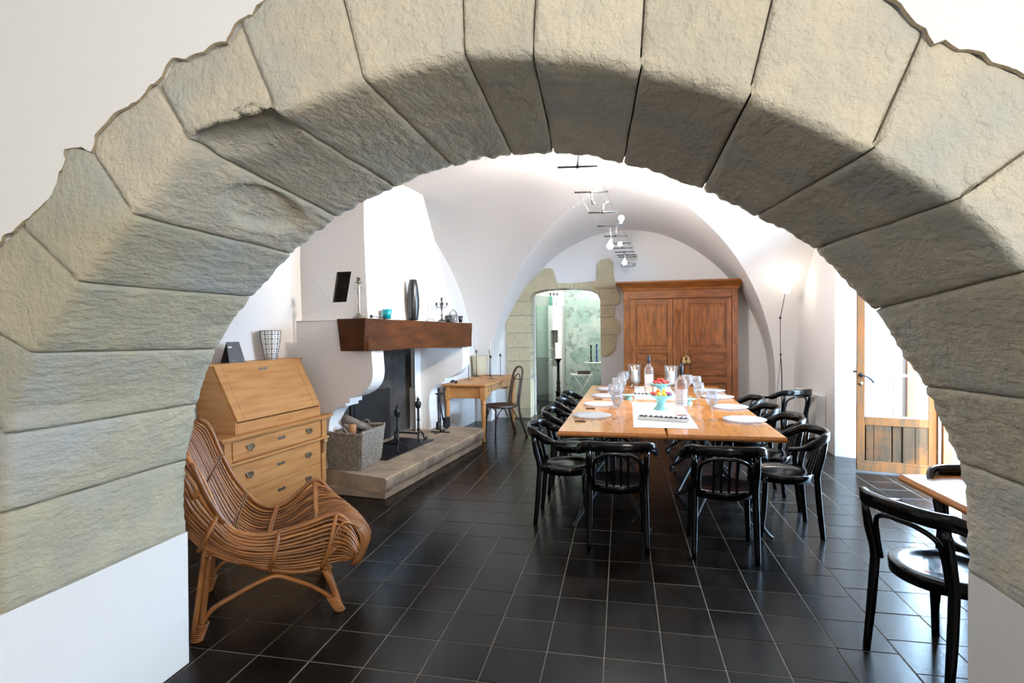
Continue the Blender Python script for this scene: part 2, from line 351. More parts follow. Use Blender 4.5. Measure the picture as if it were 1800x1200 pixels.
def sub(curve, a, b):
    ia = min(range(len(curve)), key=lambda k: math.dist(curve[k], a)); ib = min(range(len(curve)), key=lambda k: math.dist(curve[k], b))
    seg = [a]+[curve[k] for k in range(ia+1, ib)]+[b]
    return [(p[0], p[1], 0) for p in seg]
# plaster sheet round the arch (near side) and plain sheet (far side)
def ring_sheet(inner, x0, x1, z0, z1, y, yb, cx=-.42, cz=1.2):
    m = MB(); n = len(inner); O_ = []
    for x, z in inner:
        dx, dz = x-cx, z-cz
        k = min([((x1 if dx > 0 else x0)-cx)/dx if abs(dx) > 1e-6 else 1e9, ((z1 if dz > 0 else z0)-cz)/dz if abs(dz) > 1e-6 else 1e9])
        O_.append((cx+dx*k, cz+dz*k))
    fine = []
    for i in range(n):
        for t in range(9):
            q = t/8; a = inner[i]; b = O_[i]; fine.append((a[0]+(b[0]-a[0])*q, y, a[1]+(b[1]-a[1])*q))
    m.v = fine
    for i in range(n-1):
        for t in range(8): m.f.append((i*9+t, (i+1)*9+t, (i+1)*9+t+1, i*9+t+1)); m.sm.append(False)
    k = len(m.v); m.v += [(p[0], yb, p[1]) for p in inner]
    for i in range(n-1): m.f.append((i*9, k+i, k+i+1, (i+1)*9)); m.sm.append(False)
    return m
def rough(path, step=.014, amp=.009):
    out = []
    for a, b in zip(path, path[1:]):
        d = math.dist(a, b); k = max(1, int(d/step))
        for t in range(k):
            q = t/k; x, z = a[0]+(b[0]-a[0])*q, a[1]+(b[1]-a[1])*q
            w_ = amp if t else amp*.4
            out.append((x+nz((x*23, z*23, 1))*w_*2, z+nz((x*23, z*23, 9))*w_*2))
    return out+[path[-1]]
inner = rough([(-2.43, .55)]+EXTN+[(1.60, .6)])
wall_front = ring_sheet(inner, -4.2, 3.4, -.02, 3.6, YN-.007, YN+.02).build('wall_front', 'plaster_wall'); wall_front['kind'] = 'structure'
raw = MB()
nI = len(inner)
for k, (off, yy) in enumerate(((0, YN-.0072), (.0035, YN+.001))):
    for x, z in inner:
        dx, dz = x+.42, z-1.2; L_ = math.hypot(dx, dz); raw.v.append((x-dx/L_*off, yy, z-dz/L_*off))
for i in range(nI-1): raw.f.append((i, i+1, nI+i+1, nI+i)); raw.sm.append(False)
raw.build('plaster_edge', 'render_edge', wall_front)
far_in = [(-2.09, .55)]+[(x*1.006, z+.03) if abs(x) < 1.9 else (x*1.012, z) for x, z in FC]+[(1.245, .6)]
ring_sheet(far_in, -4.2, 3.4, -.02, 3.6, YF+.004, YF-.04).build('plaster_sheet', 'plaster', wall_front)
# plastered jambs below the springers, each with its sloping top
jl = MB(); jl.add([(-2.072, YN-.007, -.02), (-2.072, YF+.004, -.02), (-2.060, YF+.004, .641), (-2.072, YN-.007, .649), (-4.2, YN-.007, -.02), (-4.2, YF+.004, -.02), (-4.2, YF+.004, .641), (-4.2, YN-.007, .649)],
                  [(0, 3, 2, 1), (0, 4, 7, 3), (1, 2, 6, 5), (3, 7, 6, 2)]); jl.build('jamb', 'plaster_wall', wall_front)
jr = MB(); jr.add([(1.234, YN-.007, -.02), (1.234, YF+.004, -.02), (1.230, YF+.004, .698), (1.232, YN-.007, .712), (3.4, YN-.007, -.02), (3.4, YF+.004, -.02), (3.4, YF+.004, .698), (3.4, YN-.007, .712)],
                  [(0, 1, 2, 3), (0, 3, 7, 4), (1, 5, 6, 2), (3, 2, 6, 7)]); jr.build('jamb', 'plaster_wall', wall_front)
# mortar core just behind the stone faces
core = MB(); K = 120; cv = []
for k in range(K+1):
    t = k/K; a = interp([(x, z, 0) for x, z in NC], t); b = interp([(x, z, 0) for x, z in FC], t); e_ = interp([(x, z, 0) for x, z in EXTN], t)
    dx, dz = a.x+.42, a.y-.75; L_ = math.hypot(dx, dz); ux, uz = dx/L_*.07, dz/L_*.07
    core.v += [(e_.x+dx/L_*.06, YN+.018, e_.y+dz/L_*.06), (a.x+ux, YN+.018, a.y+uz), (b.x+ux, YF-.01, b.y+uz), (b.x*1+ux*6, YF-.01, b.y+uz*6)]
for k in range(K):
    for j in range(3): core.f.append((k*4+j, (k+1)*4+j, (k+1)*4+j+1, k*4+j+1)); core.sm.append(False)
core.build('mortar_bed', 'mortar', wall_front)
# voussoirs
for i in range(len(NJ)-1):
    n2 = sub(NC, NJ[i], NJ[i+1]); f2 = sub(FC, FJ[i], FJ[i+1]); e2 = sub(EXTN, EJ[i], EJ[i+1])
    Ln = math.dist(NJ[i], NJ[i+1]); NA = 22; g = .0022/Ln
    prm = [('e', 1)]+[('e', 1-k/12) for k in range(1, 12)]+[('s', k/22) for k in range(0, 23)]
    m = MB(); sd = i*3.7; push = random.uniform(-.002, .006)
    rows = []
    for a_ in range(NA+1):
        a = g+(1-2*g)*a_/NA; N_ = interp(n2, a); F_ = interp(f2, a); E_ = interp(e2, a)
        dx, dz = N_.x+.42, N_.y-.75; L_ = math.hypot(dx, dz); rad = Vector((dx/L_, 0, dz/L_))
        edge = min(a_, NA-a_)/NA*Ln; rd = .0055*math.exp(-edge/.008)
        col = []
        for kd, t in prm:
            if kd == 'e':
                p = Vector((N_.x+(E_.x-N_.x)*t, YN, N_.y+(E_.y-N_.y)*t)); nrm = Vector((0, -1, 0)); de = (E_-N_).length*t
            else:
                p = Vector((N_.x+(F_.x-N_.x)*t, YN+(YF-YN)*t, N_.y+(F_.y-N_.y)*t)); nrm = -rad; de = t*.8
            big = nz((p.x*2.6+sd, p.y*2.6, p.z*2.6)); mid = nz((p.x*9, p.y*9+sd, p.z*9)); fine = nz((p.x*34, p.y*(34 if kd == 'e' else 15), p.z*34+sd))
            d = big*.010+mid*.006+fine*.0028+push
            if kd == 's': d = big*.006+mid*.004+fine*.002+push*.3
            ed = .012*math.exp(-de/.02)
            if kd == 's' and t > .9: d *= .6; d += .010*fine
            if i in (5, 6) and kd == 's':   # broken corner of two stones
                S = 1-((p.x+1.12)/.17)**2-((p.y-1.50)/.11)**2
                if S > 0: d -= .05*min(1, S*2.2)+.008*nz((p.x*30, p.y*30, 4))
                S = 1-((p.x+1.345)/.075)**2-((p.y-1.90)/.24)**2
                if S > 0: d -= .032*min(1, S*2.5)+.006*nz((p.x*30, p.y*30, 4))
            p = p + nrm*(d-rd-ed*.6)
            if kd == 'e' and t == 1: p.y += .005
            col.append(p)
        rows.append(col)
    P_ = len(prm)
    # skirts close the joints
    sk0 = [p + (Vector((0, .03, 0)) if k < 12 else Vector((rows[0][k].x+.42, 0, rows[0][k].z-.75)).normalized()*.04) for k, p in enumerate(rows[0])]
    sk1 = [p + (Vector((0, .03, 0)) if k < 12 else Vector((p.x+.42, 0, p.z-.75)).normalized()*.04) for k, p in enumerate(rows[-1])]
    R2 = [sk0]+rows+[sk1]
    for c_ in R2:
        last = c_[-1]; c_.append(last + Vector((last.x+.42, 0, last.z-.75)).normalized()*.05)
    m.v = [tuple(p) for c_ in R2 for p in c_]; P_ += 1
    for a in range(len(R2)-1):
        for b in range(P_-1): m.f.append((a*P_+b, a*P_+b+1, (a+1)*P_+b+1, (a+1)*P_+b)); m.sm.append(0 < a < len(R2)-2)
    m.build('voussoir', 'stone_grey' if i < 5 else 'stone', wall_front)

# ------------------------------------------------------------ groin vault
CX, AX, Z0, HV, CY, BF, BN, PW = .065, 2.296, .722, 2.551, 6.191, 3.001, 4.3, 1.905
YB = 9.615
def arc(r): return Z0+HV*max(0, 1-min(1, abs(r))**PW)**(1/PW)
ceil = MB()
def web_long(s0, s1, ysgn, yend, b):
    def fn(u, v_):
        th = u*math.pi; c = -math.cos(th); r = math.copysign(abs(c)**(2/PW), c)
        x = CX+AX*r; z = arc(r); yg = CY+ysgn*b*abs(r); y = yg+(yend-yg)*v_
        return (x, y, z+.006*nz((x*1.3, y*1.3, z)))
    return fn
ceil.grid(web_long(0, 1, 1, YB+.05, BF), 96, 16)
ceil.grid(web_long(0, 1, -1, YF-.02, BN), 96, 10, flip=True)
def web_side(sg, xend, ya, yb_):
    def fn(u, v_):
        th = ya+(yb_-ya)*u; c = -math.cos(th*math.pi); r = math.copysign(abs(c)**(2/PW), c); b = BF if r > 0 else BN
        y = CY+b*r; z = arc(r); xg = CX+sg*AX*abs(r); x = xg+(xend-xg)*v_
        return (x, y, z+.006*nz((x*1.3, y*1.3, z)))
    return fn
ceil.grid(web_side(-1, -3.5, .12, 1), 96, 14, flip=True)
ceil.grid(web_side(1, 2.75, .12, 1), 96, 10)
ceiling = ceil.build('ceiling', 'plaster'); ceiling['kind'] = 'structure'
# rear piers below the springing, faces flush with the vault
pr = MB()
pr.add([(CX-AX, CY+BF, 0), (CX-AX, CY+BF, Z0), (-3.5, CY+BF, Z0), (-3.5, CY+BF, 0), (CX-AX, YB+.05, 0), (CX-AX, YB+.05, Z0)], [(0, 1, 2, 3), (0, 4, 5, 1)])
pr.add([(CX+AX, CY+BF, 0), (CX+AX, CY+BF, Z0), (2.75, CY+BF, Z0), (2.75, CY+BF, 0), (CX+AX, YB+.05, 0), (CX+AX, YB+.05, Z0)], [(0, 3, 2, 1), (0, 1, 5, 4)])
pp = pr.build('trim_1', 'plaster'); pp['kind'] = 'structure'

# ------------------------------------------------------------ walls of the vaulted room
FO = Vector((-2.152, 4.715, 0)); FRZ = -R_(6.8)   # fireplace frame: x' = out from the wall, y' = along it
FM = Matrix.Translation(FO) @ Matrix.Rotation(FRZ, 4, 'Z')
wl = MB()
wl.grid(lambda a, b: FM @ Vector((-1.12+.02*nz((a*4, b*3, 0)), -3.2+3.65*a, 3.6*b)), 20, 14, flip=True)
wl.add([FM @ Vector(p) for p in ((-1.12, .3, 1.68), (-1.12, 2.5, 1.68), (-1.12, 2.5, 3.6), (-1.12, .3, 3.6))], [(0, 1, 2, 3)])
wl.grid(lambda a, b: FM @ Vector((-.87+.008*nz((a*4, b*3, 5)), 2.2+2.6*a, 3.6*b)), 20, 14, flip=True)
wall_left = wl.build('wall_left', 'plaster'); wall_left['kind'] = 'structure'
# back wall with its opening
DX0, DX1, DZ = -1.60, -.355, 2.30
def door_poly():
    pts = [(DX0, 0), (DX0, 2.16)]
    for k in range(1, 6): a = math.pi-math.pi/2*k/6; pts.append((DX0+.16+.16*math.cos(a), 2.16+.10*math.sin(a)))
    pts += [(DX0+.30, 2.285), ((DX0+DX1)/2, DZ), (DX1-.3, 2.27)]
    for k in range(1, 6): a = math.pi/2-math.pi/2*k/6; pts.append((DX1-.14+.14*math.cos(a), 2.10+.14*math.sin(a)))
    pts += [(DX1, 2.10), (DX1, 0)]
    return pts
wb = MB(); dp = door_poly(); nd = len(dp)
wb.add([(-3, YB, -.01), (DX0, YB, -.01), (DX0, YB, 2.16), (DX0, YB, 3.6), (-3, YB, 3.6)], [(0, 1, 2, 3, 4)])
wb.add([(DX1, YB, -.01), (3, YB, -.01), (3, YB, 3.6), (DX1, YB, 3.6), (DX1, YB, 2.10)], [(0, 1, 2, 3, 4)])
wb.add([(x, YB, z) for x, z in dp[1:-1]]+[(x, YB, 3.6) for x, z in dp[1:-1]], [(i, i+1, nd-2+i+1, nd-2+i) for i in range(nd-3)])
wall_back = wb.build('wall_back', 'plaster'); wall_back['kind'] = 'structure'
# right wall, opening, splayed reveals
XR = 2.60
wr = MB()
def q4(m, a, b, c, d): m.add([a, b, c, d], [(0, 1, 2, 3)])
q4(wr, (2.545, 7.285, 0), (2.63, 9.3, 0), (2.63, 9.3, 3.5), (2.545, 7.285, 3.5))
q4(wr, (2.545, 7.285, 2.75), (2.545, 4.75, 2.75), (2.545, 4.75, 3.5), (2.545, 7.285, 3.5))
q4(wr, (2.545, 4.75, 0), (2.545, 2.2, 0), (2.545, 2.2, 3.5), (2.545, 4.75, 3.5))
q4(wr, (2.545, 7.285, 0), (2.545, 7.285, 2.75), (3.22, 6.94, 2.75), (3.22, 6.94, 0))
q4(wr, (2.545, 4.75, 0), (3.28, 5.0, 0), (3.28, 5.0, 2.75), (2.545, 4.75, 2.75))
q4(wr, (2.545, 4.75, 2.75), (3.28, 4.9, 2.75), (3.28, 7.0, 2.75), (2.545, 7.285, 2.75))
q4(wr, (3.22, 6.94, 0), (3.22, 6.94, 3), (3.4, 7.3, 3), (3.4, 7.3, 0))
wall_right = wr.build('wall_right', 'plaster'); wall_right['kind'] = 'structure'
# near room shell, behind and around the camera
ns = MB()
ns.bx(-4.0, -3.9, -3.1, 1.43, 0, 3.3); ns.bx(-4.0, 3.3, -3.1, 1.43, 3.2, 3.3); ns.bx(-4, 3.3, -3.2, -3.1, 0, 3.3)
ns.bx(3.2, 3.3, .1, 1.43, 0, 3.3); ns.bx(3.2, 3.3, -3.1, -1.6, 0, 3.3); ns.bx(3.24, 3.3, -1.6, .1, .8, 2.7); ns.bx(3.2, 3.3, -1.6, .1, 0, .85); ns.bx(3.2, 3.3, -1.6, .1, 2.6, 3.3)  # unseen panel shuts the window opening to keep sky light out
nw = ns.build('wall_rear', 'plaster_wall'); nw['kind'] = 'structure'
# outside: ground, pale house wall across the yard
og = MB(); og.bx(3.3, 14, -2, 16, -.12, -.05); g_ = og.build('ground', 'gravel'); g_['kind'] = 'structure'
# ------------------------------------------------------------ stone surround of the rear doorway (parts of the back wall)
def block(poly, y0, y1, amp=.008, sd=0):
    m = MB(); P = [(x+nz((x*9, z*9, sd))*amp, z+nz((x*9, z*9, sd+5))*amp) for x, z in poly]
    m.prism(P, lambda x, z: (x, y0-.004*(1+nz((x*5, z*5, sd))), z), lambda x, z: (x, y1, z)); return m
def rect(x0, x1, z0, z1): return [(x0, z0), ((x0+x1)/2, z0), (x1, z0), (x1, (z0+z1)/2), (x1, z1), ((x0+x1)/2, z1), (x0, z1), (x0, (z0+z1)/2)]
M['surround'] = mat('pale_yellow_stone', (.55, .46, .29), .9, col2=(.46, .39, .26), nscale=7, ndetail=8, bump=.8, bscale=26, rand=.10)
M['surround_light'] = mat('hammered_stone', (.62, .54, .36), .9, col2=(.50, .42, .27), nscale=20, ndetail=8, bump=1.0, bscale=50, rand=.05)
yb0, yb1 = YB-.03, YB+.42
zl = [0, .16, .70, 1.02, 1.26, 1.52, 1.83, 2.08, 2.24]
for k in range(len(zl)-1):
    block(rect(-2.02 if k < 7 else -1.95, DX0+.004, zl[k]+.008, zl[k+1]-.007), yb0, yb1, sd=k).build('stone', 'surround_light' if k in (3, 4, 5, 6) else 'surround', wall_back, bevel=.006)
bkk = MB(); bkk.bx(-2.01, DX0+.002, yb0+.010, yb1, 0, 2.22); bkk.bx(DX1-.002, -.12, yb0+.012, yb1, 1.25, 2.2); bkk.build('mortar_bed', 'mortar', wall_back)
# jagged right-hand jamb stones
rr_ = [(1.28, 1.52, -.06), (1.53, 1.80, .06), (1.81, 2.04, -.04), (2.05, 2.36, .05)]
block([(DX1, 1.14), (-.30, 1.10), (-.20, 1.13), (-.12, 1.22), (-.10, 1.30), (-.085, 1.47), (DX1, 1.47)], yb0, yb1, sd=20).build('stone', 'surround_light', wall_back, bevel=.006)
block([(DX1, 1.48), (-.03, 1.48), (-.01, 1.60), (-.05, 1.72), (-.12, 1.78), (DX1, 1.78)], yb0, yb1, sd=21).build('stone', 'surround', wall_back, bevel=.006)
block([(DX1, 1.79), (-.13, 1.79), (-.11, 1.98), (DX1, 1.98)], yb0, yb1, sd=22).build('stone', 'surround', wall_back, bevel=.006)
block([(DX1, 1.99), (-.06, 1.99), (-.02, 2.08), (-.03, 2.20), (-.08, 2.27), (DX1, 2.27)], yb0, yb1, sd=23).build('stone', 'surround_light', wall_back, bevel=.006)
block([(-.36, 2.10), (-.36, 2.28), (-.08, 2.28), (-.12, 2.50), (-.13, 2.72), (-.19, 2.79), (-.34, 2.77), (-.40, 2.70), (-.41, 2.42), (-.56, 2.40), (-.80, 2.38), (-.80, 2.30), (-.66, 2.278), (-.52, 2.262), (-.42, 2.21)], yb0, yb1, sd=24).build('stone', 'surround', wall_back, bevel=.006)
block([(-.805, 2.30), (-.805, 2.38), (-1.10, 2.40), (-1.10, 2.30)], yb0+.002, yb1, sd=25).build('stone', 'surround', wall_back, bevel=.006)
block([(-1.105, 2.30), (-1.105, 2.40), (-1.17, 2.62), (-1.22, 2.66), (-1.32, 2.66), (-1.40, 2.58), (-1.62, 2.40), (-1.80, 2.22), (-1.80, 2.14), (-1.60, 2.16), (-1.54, 2.24), (-1.32, 2.29)], yb0, yb1, sd=26).build('stone', 'surround', wall_back, bevel=.006)

# ------------------------------------------------------------ fireplace (one built mass): frame FM, local x out of the wall, y along it
fire = thing('fireplace', 'white plastered fireplace with scrolled corbels, oak mantel beam and raised stone hearth', 'fireplace', tuple(FO), FRZ)
def strip_prof(prof, y0, y1):
    m = MB(); k = len(prof)
    m.v = [(x, y0, z) for x, z in prof]+[(x, y1, z) for x, z in prof]
    for i in range(k-1): m.f.append((i, k+i, k+i+1, i+1)); m.sm.append(False)
    # sides
    wall = [(-1.0, z) for x, z in prof]
    for yy, fl_ in ((y0, 0), (y1, 1)):
        b = len(m.v); m.v += [(x, yy, z) for x, z in prof]+[(-1.16, yy, z) for x, z in prof]
        for i in range(k-1):
            q = (b+i, b+i+1, b+k+i+1, b+k+i); m.f.append(q if not fl_ else q[::-1]); m.sm.append(False)
    return m
def scroll(a):
    P = []
    def bez(p0, p1, p2, p3, n=10):
        for k in range(n+1):
            t = k/n; P.append(tuple((1-t)**3*p0[j]+3*(1-t)**2*t*p1[j]+3*(1-t)*t*t*p2[j]+t**3*p3[j] for j in (0, 1)))
    P += [(-.46, 1.705), (-.46, 1.40)]; P.append((-.245, 1.40)); P.append((-.24, 1.32))
    bez((-.235, 1.25), (-.22, 1.10), (-.27, .99), (-.50, .935))
    P += [(-.50, .895), (-.545, .895), (-.545, .858)]
    bez((-.56, .855), (-.66, .84), (-.745, .79), (-.75, .60))
    P += [(-.75, .54), (-.74, .45), (-.74, .22)]
    return P
strip_prof(scroll(0), .17, .385).build('corbel', 'plaster', fire, label='left scrolled corbel')
strip_prof(scroll(0), 2.37, 2.60).build('corbel', 'plaster', fire, label='right scrolled corbel')
pl_ = MB(); pl_.bx(-1.02, -.87, 2.32, 2.66, .22, .80); pl_.bx(-1.0, -.86, 2.36, 2.62, .22, .7); pl_.build('pier', 'plaster', fire)
# hood, tapering up into the vault
hm = MB()
hb = [(-1.3, .25), (-.335, .26), (-.335, 2.40), (-1.3, 2.44)]; hs = [(-1.3, .25), (-.40, .32), (-.40, 2.05), (-1.3, 2.1)]; ht = [(-1.3, .30), (-.46, .42), (-.46, 1.58), (-1.3, 1.6)]
def lev(pts, z): return [(x, y, z) for x, y in pts]
hm.add(lev(hb, 1.68)+lev(hs, 2.5)+lev(ht, 3.5), [])
# side facing the arch carries a small niche
for a in (0, 4):
    hm.f += [(a+1, a+2, a+6, a+5), (a+2, a+3, a+7, a+6)]; hm.sm += [False]*2
hm.f += [(0, 3, 2, 1)]; hm.sm += [False]
def sidep(u_, z):
    # point on the near side of the hood
    if z < 2.5: t = (z-1.68)/.82; x0, y0, x1, y1 = -1.3, .25, -.335+(-.40+.335)*t, .26+.06*t
    else: t = (z-2.5)/1.0; x0, y0, x1, y1 = -1.3, .25+.05*t, -.40-.06*t, .32+.10*t
    q = (u_-x0)/(x1-x0); return (u_, y0+(y1-y0)*q, z)
nicheq = [(-.745, 1.89), (-.585, 1.89), (-.535, 2.195), (-.70, 2.195)]
outer = [(-1.3, 1.68), (-.335, 1.68), (-.398, 2.5), (-1.3, 2.5)]
hm.add([sidep(*p) for p in nicheq]+[sidep(*p) for p in outer], [(4, 5, 1, 0), (5, 6, 2, 1), (6, 7, 3, 2), (7, 4, 0, 3)])
hm.add([sidep(-1.3, 2.5), sidep(-.40, 2.5), sidep(-.46, 3.5), sidep(-1.3, 3.5)], [(0, 1, 2, 3)])
hm.build('hood', 'plaster', fire)
nb = MB(); inn = [(p[0], sidep(*p)[1]+.16, p[1]) for p in nicheq]; nb.add([sidep(*p) for p in nicheq]+inn, [(4, 5, 6, 7), (0, 1, 5, 4), (1, 2, 6, 5), (2, 3, 7, 6), (3, 0, 4, 7)])
nb.build('niche', 'firebox_black', fire)  # near-black inside, sharing the firebox lining material
# firebox lining
lg = MB(); lg.bx(-1.16, -.46, .17, .40, 1.695, 1.706); lg.build('ledge', 'plaster', fire)
lg = MB(); lg.bx(-1.16, -.46, 2.37, 2.60, 1.68, 1.69); lg.build('ledge', 'plaster', fire)
so = MB()
so.add([(-1.02, .385, .2), (-1.02, 2.37, .2), (-1.02, 2.37, 1.42), (-1.02, .385, 1.42)], [(0, 1, 2, 3)])
so.add([(-.40, .385, 1.45), (-.40, 2.37, 1.45), (-1.05, 2.37, 1.45), (-1.05, .385, 1.45)], [(0, 1, 2, 3)])
so.build('firebox', 'firebox_black', fire)
fbk = MB(); fbk.bx(-1.02, -.985, .9, 1.75, .22, .86); fbk.bx(-.985, -.97, .95, 1.7, .26, .80); fbk.build('fireback', 'iron', fire, bevel=.008)
# mantel beam: hand-hewn, slightly tapering
bm_ = MB()
def beamf(u, v_):
    y = -.01+2.62*u
    c = [(-.50, 0), (-.19, 0), (-.19, 1), (-.50, 1), (-.50, 0)]
    k = v_*4; i = min(3, int(k+1e-9)); f = k-i
    x = c[i][0]+(c[i+1][0]-c[i][0])*f; s = c[i][1]+(c[i+1][1]-c[i][1])*f
    zb = 1.395+(.012 if u < .08 else .0)-.02*u+.012*math.sin(u*5); zt = 1.715-.03*u
    z = zb+(zt-zb)*s; 
    w_ = .006*nz((y*3, x*7, z*7)); 
    if u < .001: x *= 1.0
    return (x+(w_ if x > -.3 else 0)-.05*(1-s)*(1 if u < .02 else .25)*(x > -.3), y+(.05*(1-s) if u < .02 else 0), z+.004*nz((y*4, x*9, 3)))
bm_.grid(beamf, 40, 16, smooth=False)
for uu in (0, 1):
    b = len(bm_.v); ring = [beamf(uu, k/16) for k in range(16)]; bm_.v += ring; bm_.f.append(tuple(range(b, b+16))[::1 if uu else -1]); bm_.sm.append(False)
bm_.build('mantel_beam', 'beam', fire, label='dark oak mantel beam')
# hearth: plinth, broad slabs with rough fronts
hp = MB(); hp.bx(-1.02, -.06, .075, 2.60, 0, .085); hp.build('hearth_plinth', 'hearth', fire, bevel=.01)
ys = [0.0, .30, 1.32, 2.67]
for k in range(3):
    m = MB(); y0, y1 = ys[k]+(.003 if k else 0), ys[k+1]-.003
    def hf(u, v_):
        y = y0+(y1-y0)*u; d = nz((y*6, k*3, 0)); dd = nz((y*17, 2, k))
        prof = [(-1.0, .075), (-.05+.03*d, .078), (-.02+.035*d+.01*dd, .12), (-.005+.02*d+.012*dd, .17), (.0-.008*abs(dd), .208), (-.02, .222), (-.3, .223), (-1.0, .222)]
        t = v_*7; i = min(6, int(t+1e-9)); f = t-i
        x = prof[i][0]+(prof[i+1][0]-prof[i][0])*f; z = prof[i][1]+(prof[i+1][1]-prof[i][1])*f
        if k == 0: x -= .0
        if k == 0: y += -x*.17*(1-u)
        return (x-.06*max(0, u-.9)*10*(k == 2)*(x > -.3), y, z+(0 if v_ < .8 else .002*nz((x*6, y*6, 0))))
    m.grid(hf, 26, 28, smooth=False)
    for uu in (0, 1):
        b = len(m.v); ring = [hf(uu, j/28) for j in range(28)]; m.v += ring; m.f.append(tuple(range(b, b+28))[::1 if uu else -1]); m.sm.append(False)
    m.build('hearth_slab', 'hearth', fire)
# ------------------------------------------------------------ things on the hearth (positions in the fireplace frame)
def FP(u, v, z=0): p = FM @ Vector((u, v, z)); return (p.x, p.y, p.z)
fpl = MB(); fpl.bx(-.86, -.36, .62, 1.72, 0, .012)
single(fpl, 'hearth_plate', 'iron', 'thin dark iron plate lying on the hearth under the firedogs', 'hearth plate', FP(0, 0, .2235), FRZ, bevel=.003)
# wicker log basket
bk = thing('log_basket', 'square grey wicker log basket standing on the near end of the hearth', 'basket', FP(-.60, .40, .2235), FRZ+R_(8))
W0, W1, D0, D1, BH = .17, .20, .23, .27, .34
def wick(sx, sy):  # woven wall strips, real over-and-under relief
    return None
wm = MB()
rows_ = 22
for r in range(rows_):
    z = .01+BH*(r+.5)/rows_; q = z/BH; a, b = W0+(W1-W0)*q, D0+(D1-D0)*q; pts = []
    per = []
    for (x0, y0), (x1, y1) in (((-a, -b), (a, -b)), ((a, -b), (a, b)), ((a, b), (-a, b)), ((-a, b), (-a, -b))):
        n = 14
        for k in range(n):
            t = k/n; x, y = x0+(x1-x0)*t, y0+(y1-y0)*t; nx, ny = (y1-y0), -(x1-x0); L_ = math.hypot(nx, ny)
            o_ = .006*(1 if (k+r) % 2 else -1); per.append((x+nx/L_*o_, y+ny/L_*o_, z))
    wm.tube(per, .0085, 4, closed=True)
w_ = wm.build('weave', 'wicker', bk); w_['kind'] = 'stuff'
st = MB()
for x0, y0, x1, y1 in ((-1, -1, 1, -1), (1, -1, 1, 1), (1, 1, -1, 1), (-1, 1, -1, -1)):
    for k in range(14):
        t = k/14; x, y = x0+(x1-x0)*t, y0+(y1-y0)*t
        st.tube([(x*W0, y*D0, 0), (x*W1, y*D1, BH)], .006, 4)
s_ = st.build('stakes', 'wicker', bk); s_['kind'] = 'stuff'
rim = MB()
for ph in (0, math.pi):
    pts = []
    for k in range(96):
        t = k/96*4; e_ = int(t); f = t-e_; c = [(-1, -1), (1, -1), (1, 1), (-1, 1), (-1, -1)]
        x = (c[e_][0]+(c[e_+1][0]-c[e_][0])*f)*W1; y = (c[e_][1]+(c[e_+1][1]-c[e_][1])*f)*D1
        pts.append((x*(1+.03*math.cos(k*1.2+ph)), y*(1+.03*math.cos(k*1.2+ph)), BH+.012+.012*math.sin(k*1.2+ph)+.02*abs(c[e_][0]*(1-f))))
    rim.tube(pts, .011, 5, closed=True)
rim.build('rim', 'wicker', bk)
btm = MB(); btm.bx(-W0, W0, -D0, D0, 0, .012); btm.build('base', 'wicker', bk)
for sy in (-1, 1):
    hd = MB()
    for ph in (0, 2, 4): hd.tube([(-.06+.012*k+.004*math.cos(k*1.3+ph), sy*D1, BH+.01+.07*math.sin(math.pi*k/10)+.005*math.sin(k*1.3+ph)) for k in range(11)], .006, 5)
    hd.build('handle', 'wicker', bk)
def log(n, lab, cat_m, p, r, L_, rot, grp=None):
    m = MB(); 
    pts = [(0, 0, -L_/2+L_*k/8) for k in range(9)]
    prof = [(r*(1+.08*nz((k*.7, n, 1))), -L_/2+L_*k/8) for k in range(9)]
    m.lathe(prof, 12)
    o = single(m, 'firewood_log', cat_m, lab, 'log', p, 0, grp); o.rotation_euler = rot; return o
bp = FP(-.60, .40, .2235)
log(1, 'reddish split log standing upright out of the wicker basket', 'cut_wood', (bp[0]+.0, bp[1]-.07, bp[2]+.26), .04, .34, (R_(8), R_(6), 0))
log(2, 'bark-covered log leaning at the left in the wicker basket', 'bark', (bp[0]-.06, bp[1]-.16, bp[2]+.22), .04, .34, (R_(14), R_(-8), 0))
log(3, 'rough bark log lying across the far side of the wicker basket', 'bark', (bp[0]-.02, bp[1]+.16, bp[2]+.37), .045, .46, (R_(62), R_(12), R_(-30)))
log(4, 'pale bark log deep in the middle of the wicker basket', 'bark', (bp[0]-.04, bp[1]+.02, bp[2]+.20), .05, .30, (R_(20), R_(-20), 0))
# firedogs
def firedog(loc, lab):
    t = thing('firedog', lab, 'firedog', loc, FRZ, 'pair of iron firedogs on the hearth')
    m = MB(); m.tube([(0, 0, .07), (0, 0, .26)], .011, 8); m.lathe([(.012, .24), (.024, .25), (.016, .265), (.013, .40)], 10); m.lathe([(.020, .12), (.026, .13), (.014, .15), (.013, .24)], 10)
    m.build('shaft', 'iron', t)
    f = MB(); f.lathe([(.012, .39), (.03, .405), (.034, .43), (.040, .45), (.034, .475), (.015, .49), (.02, .50), (.016, .515), (.004, .53)], 12); f.build('finial', 'iron', t)
    for s in (-1, 1):
        l = MB(); l.tube(smooth_path([(0, 0, .09), (.02, s*.03, .10), (.03, s*.065, .06), (.04, s*.075, .012), (.05, s*.10, .008), (.06, s*.10, .03)], 20), .010, 6); l.build('foot', 'iron', t)
    b = MB(); b.bar((0, 0, .085), (-.34, 0, .085), .02); b.bar((-.33, 0, .09), (-.33, 0, 0), .02); b.build('log_rest', 'iron', t)
    return t
firedog(FP(-.44, .98, .2355), 'nearer of the two black iron firedogs, beside the wicker basket')
firedog(FP(-.52, 1.62, .2355), 'farther black iron firedog with an urn finial, in front of the white pier')
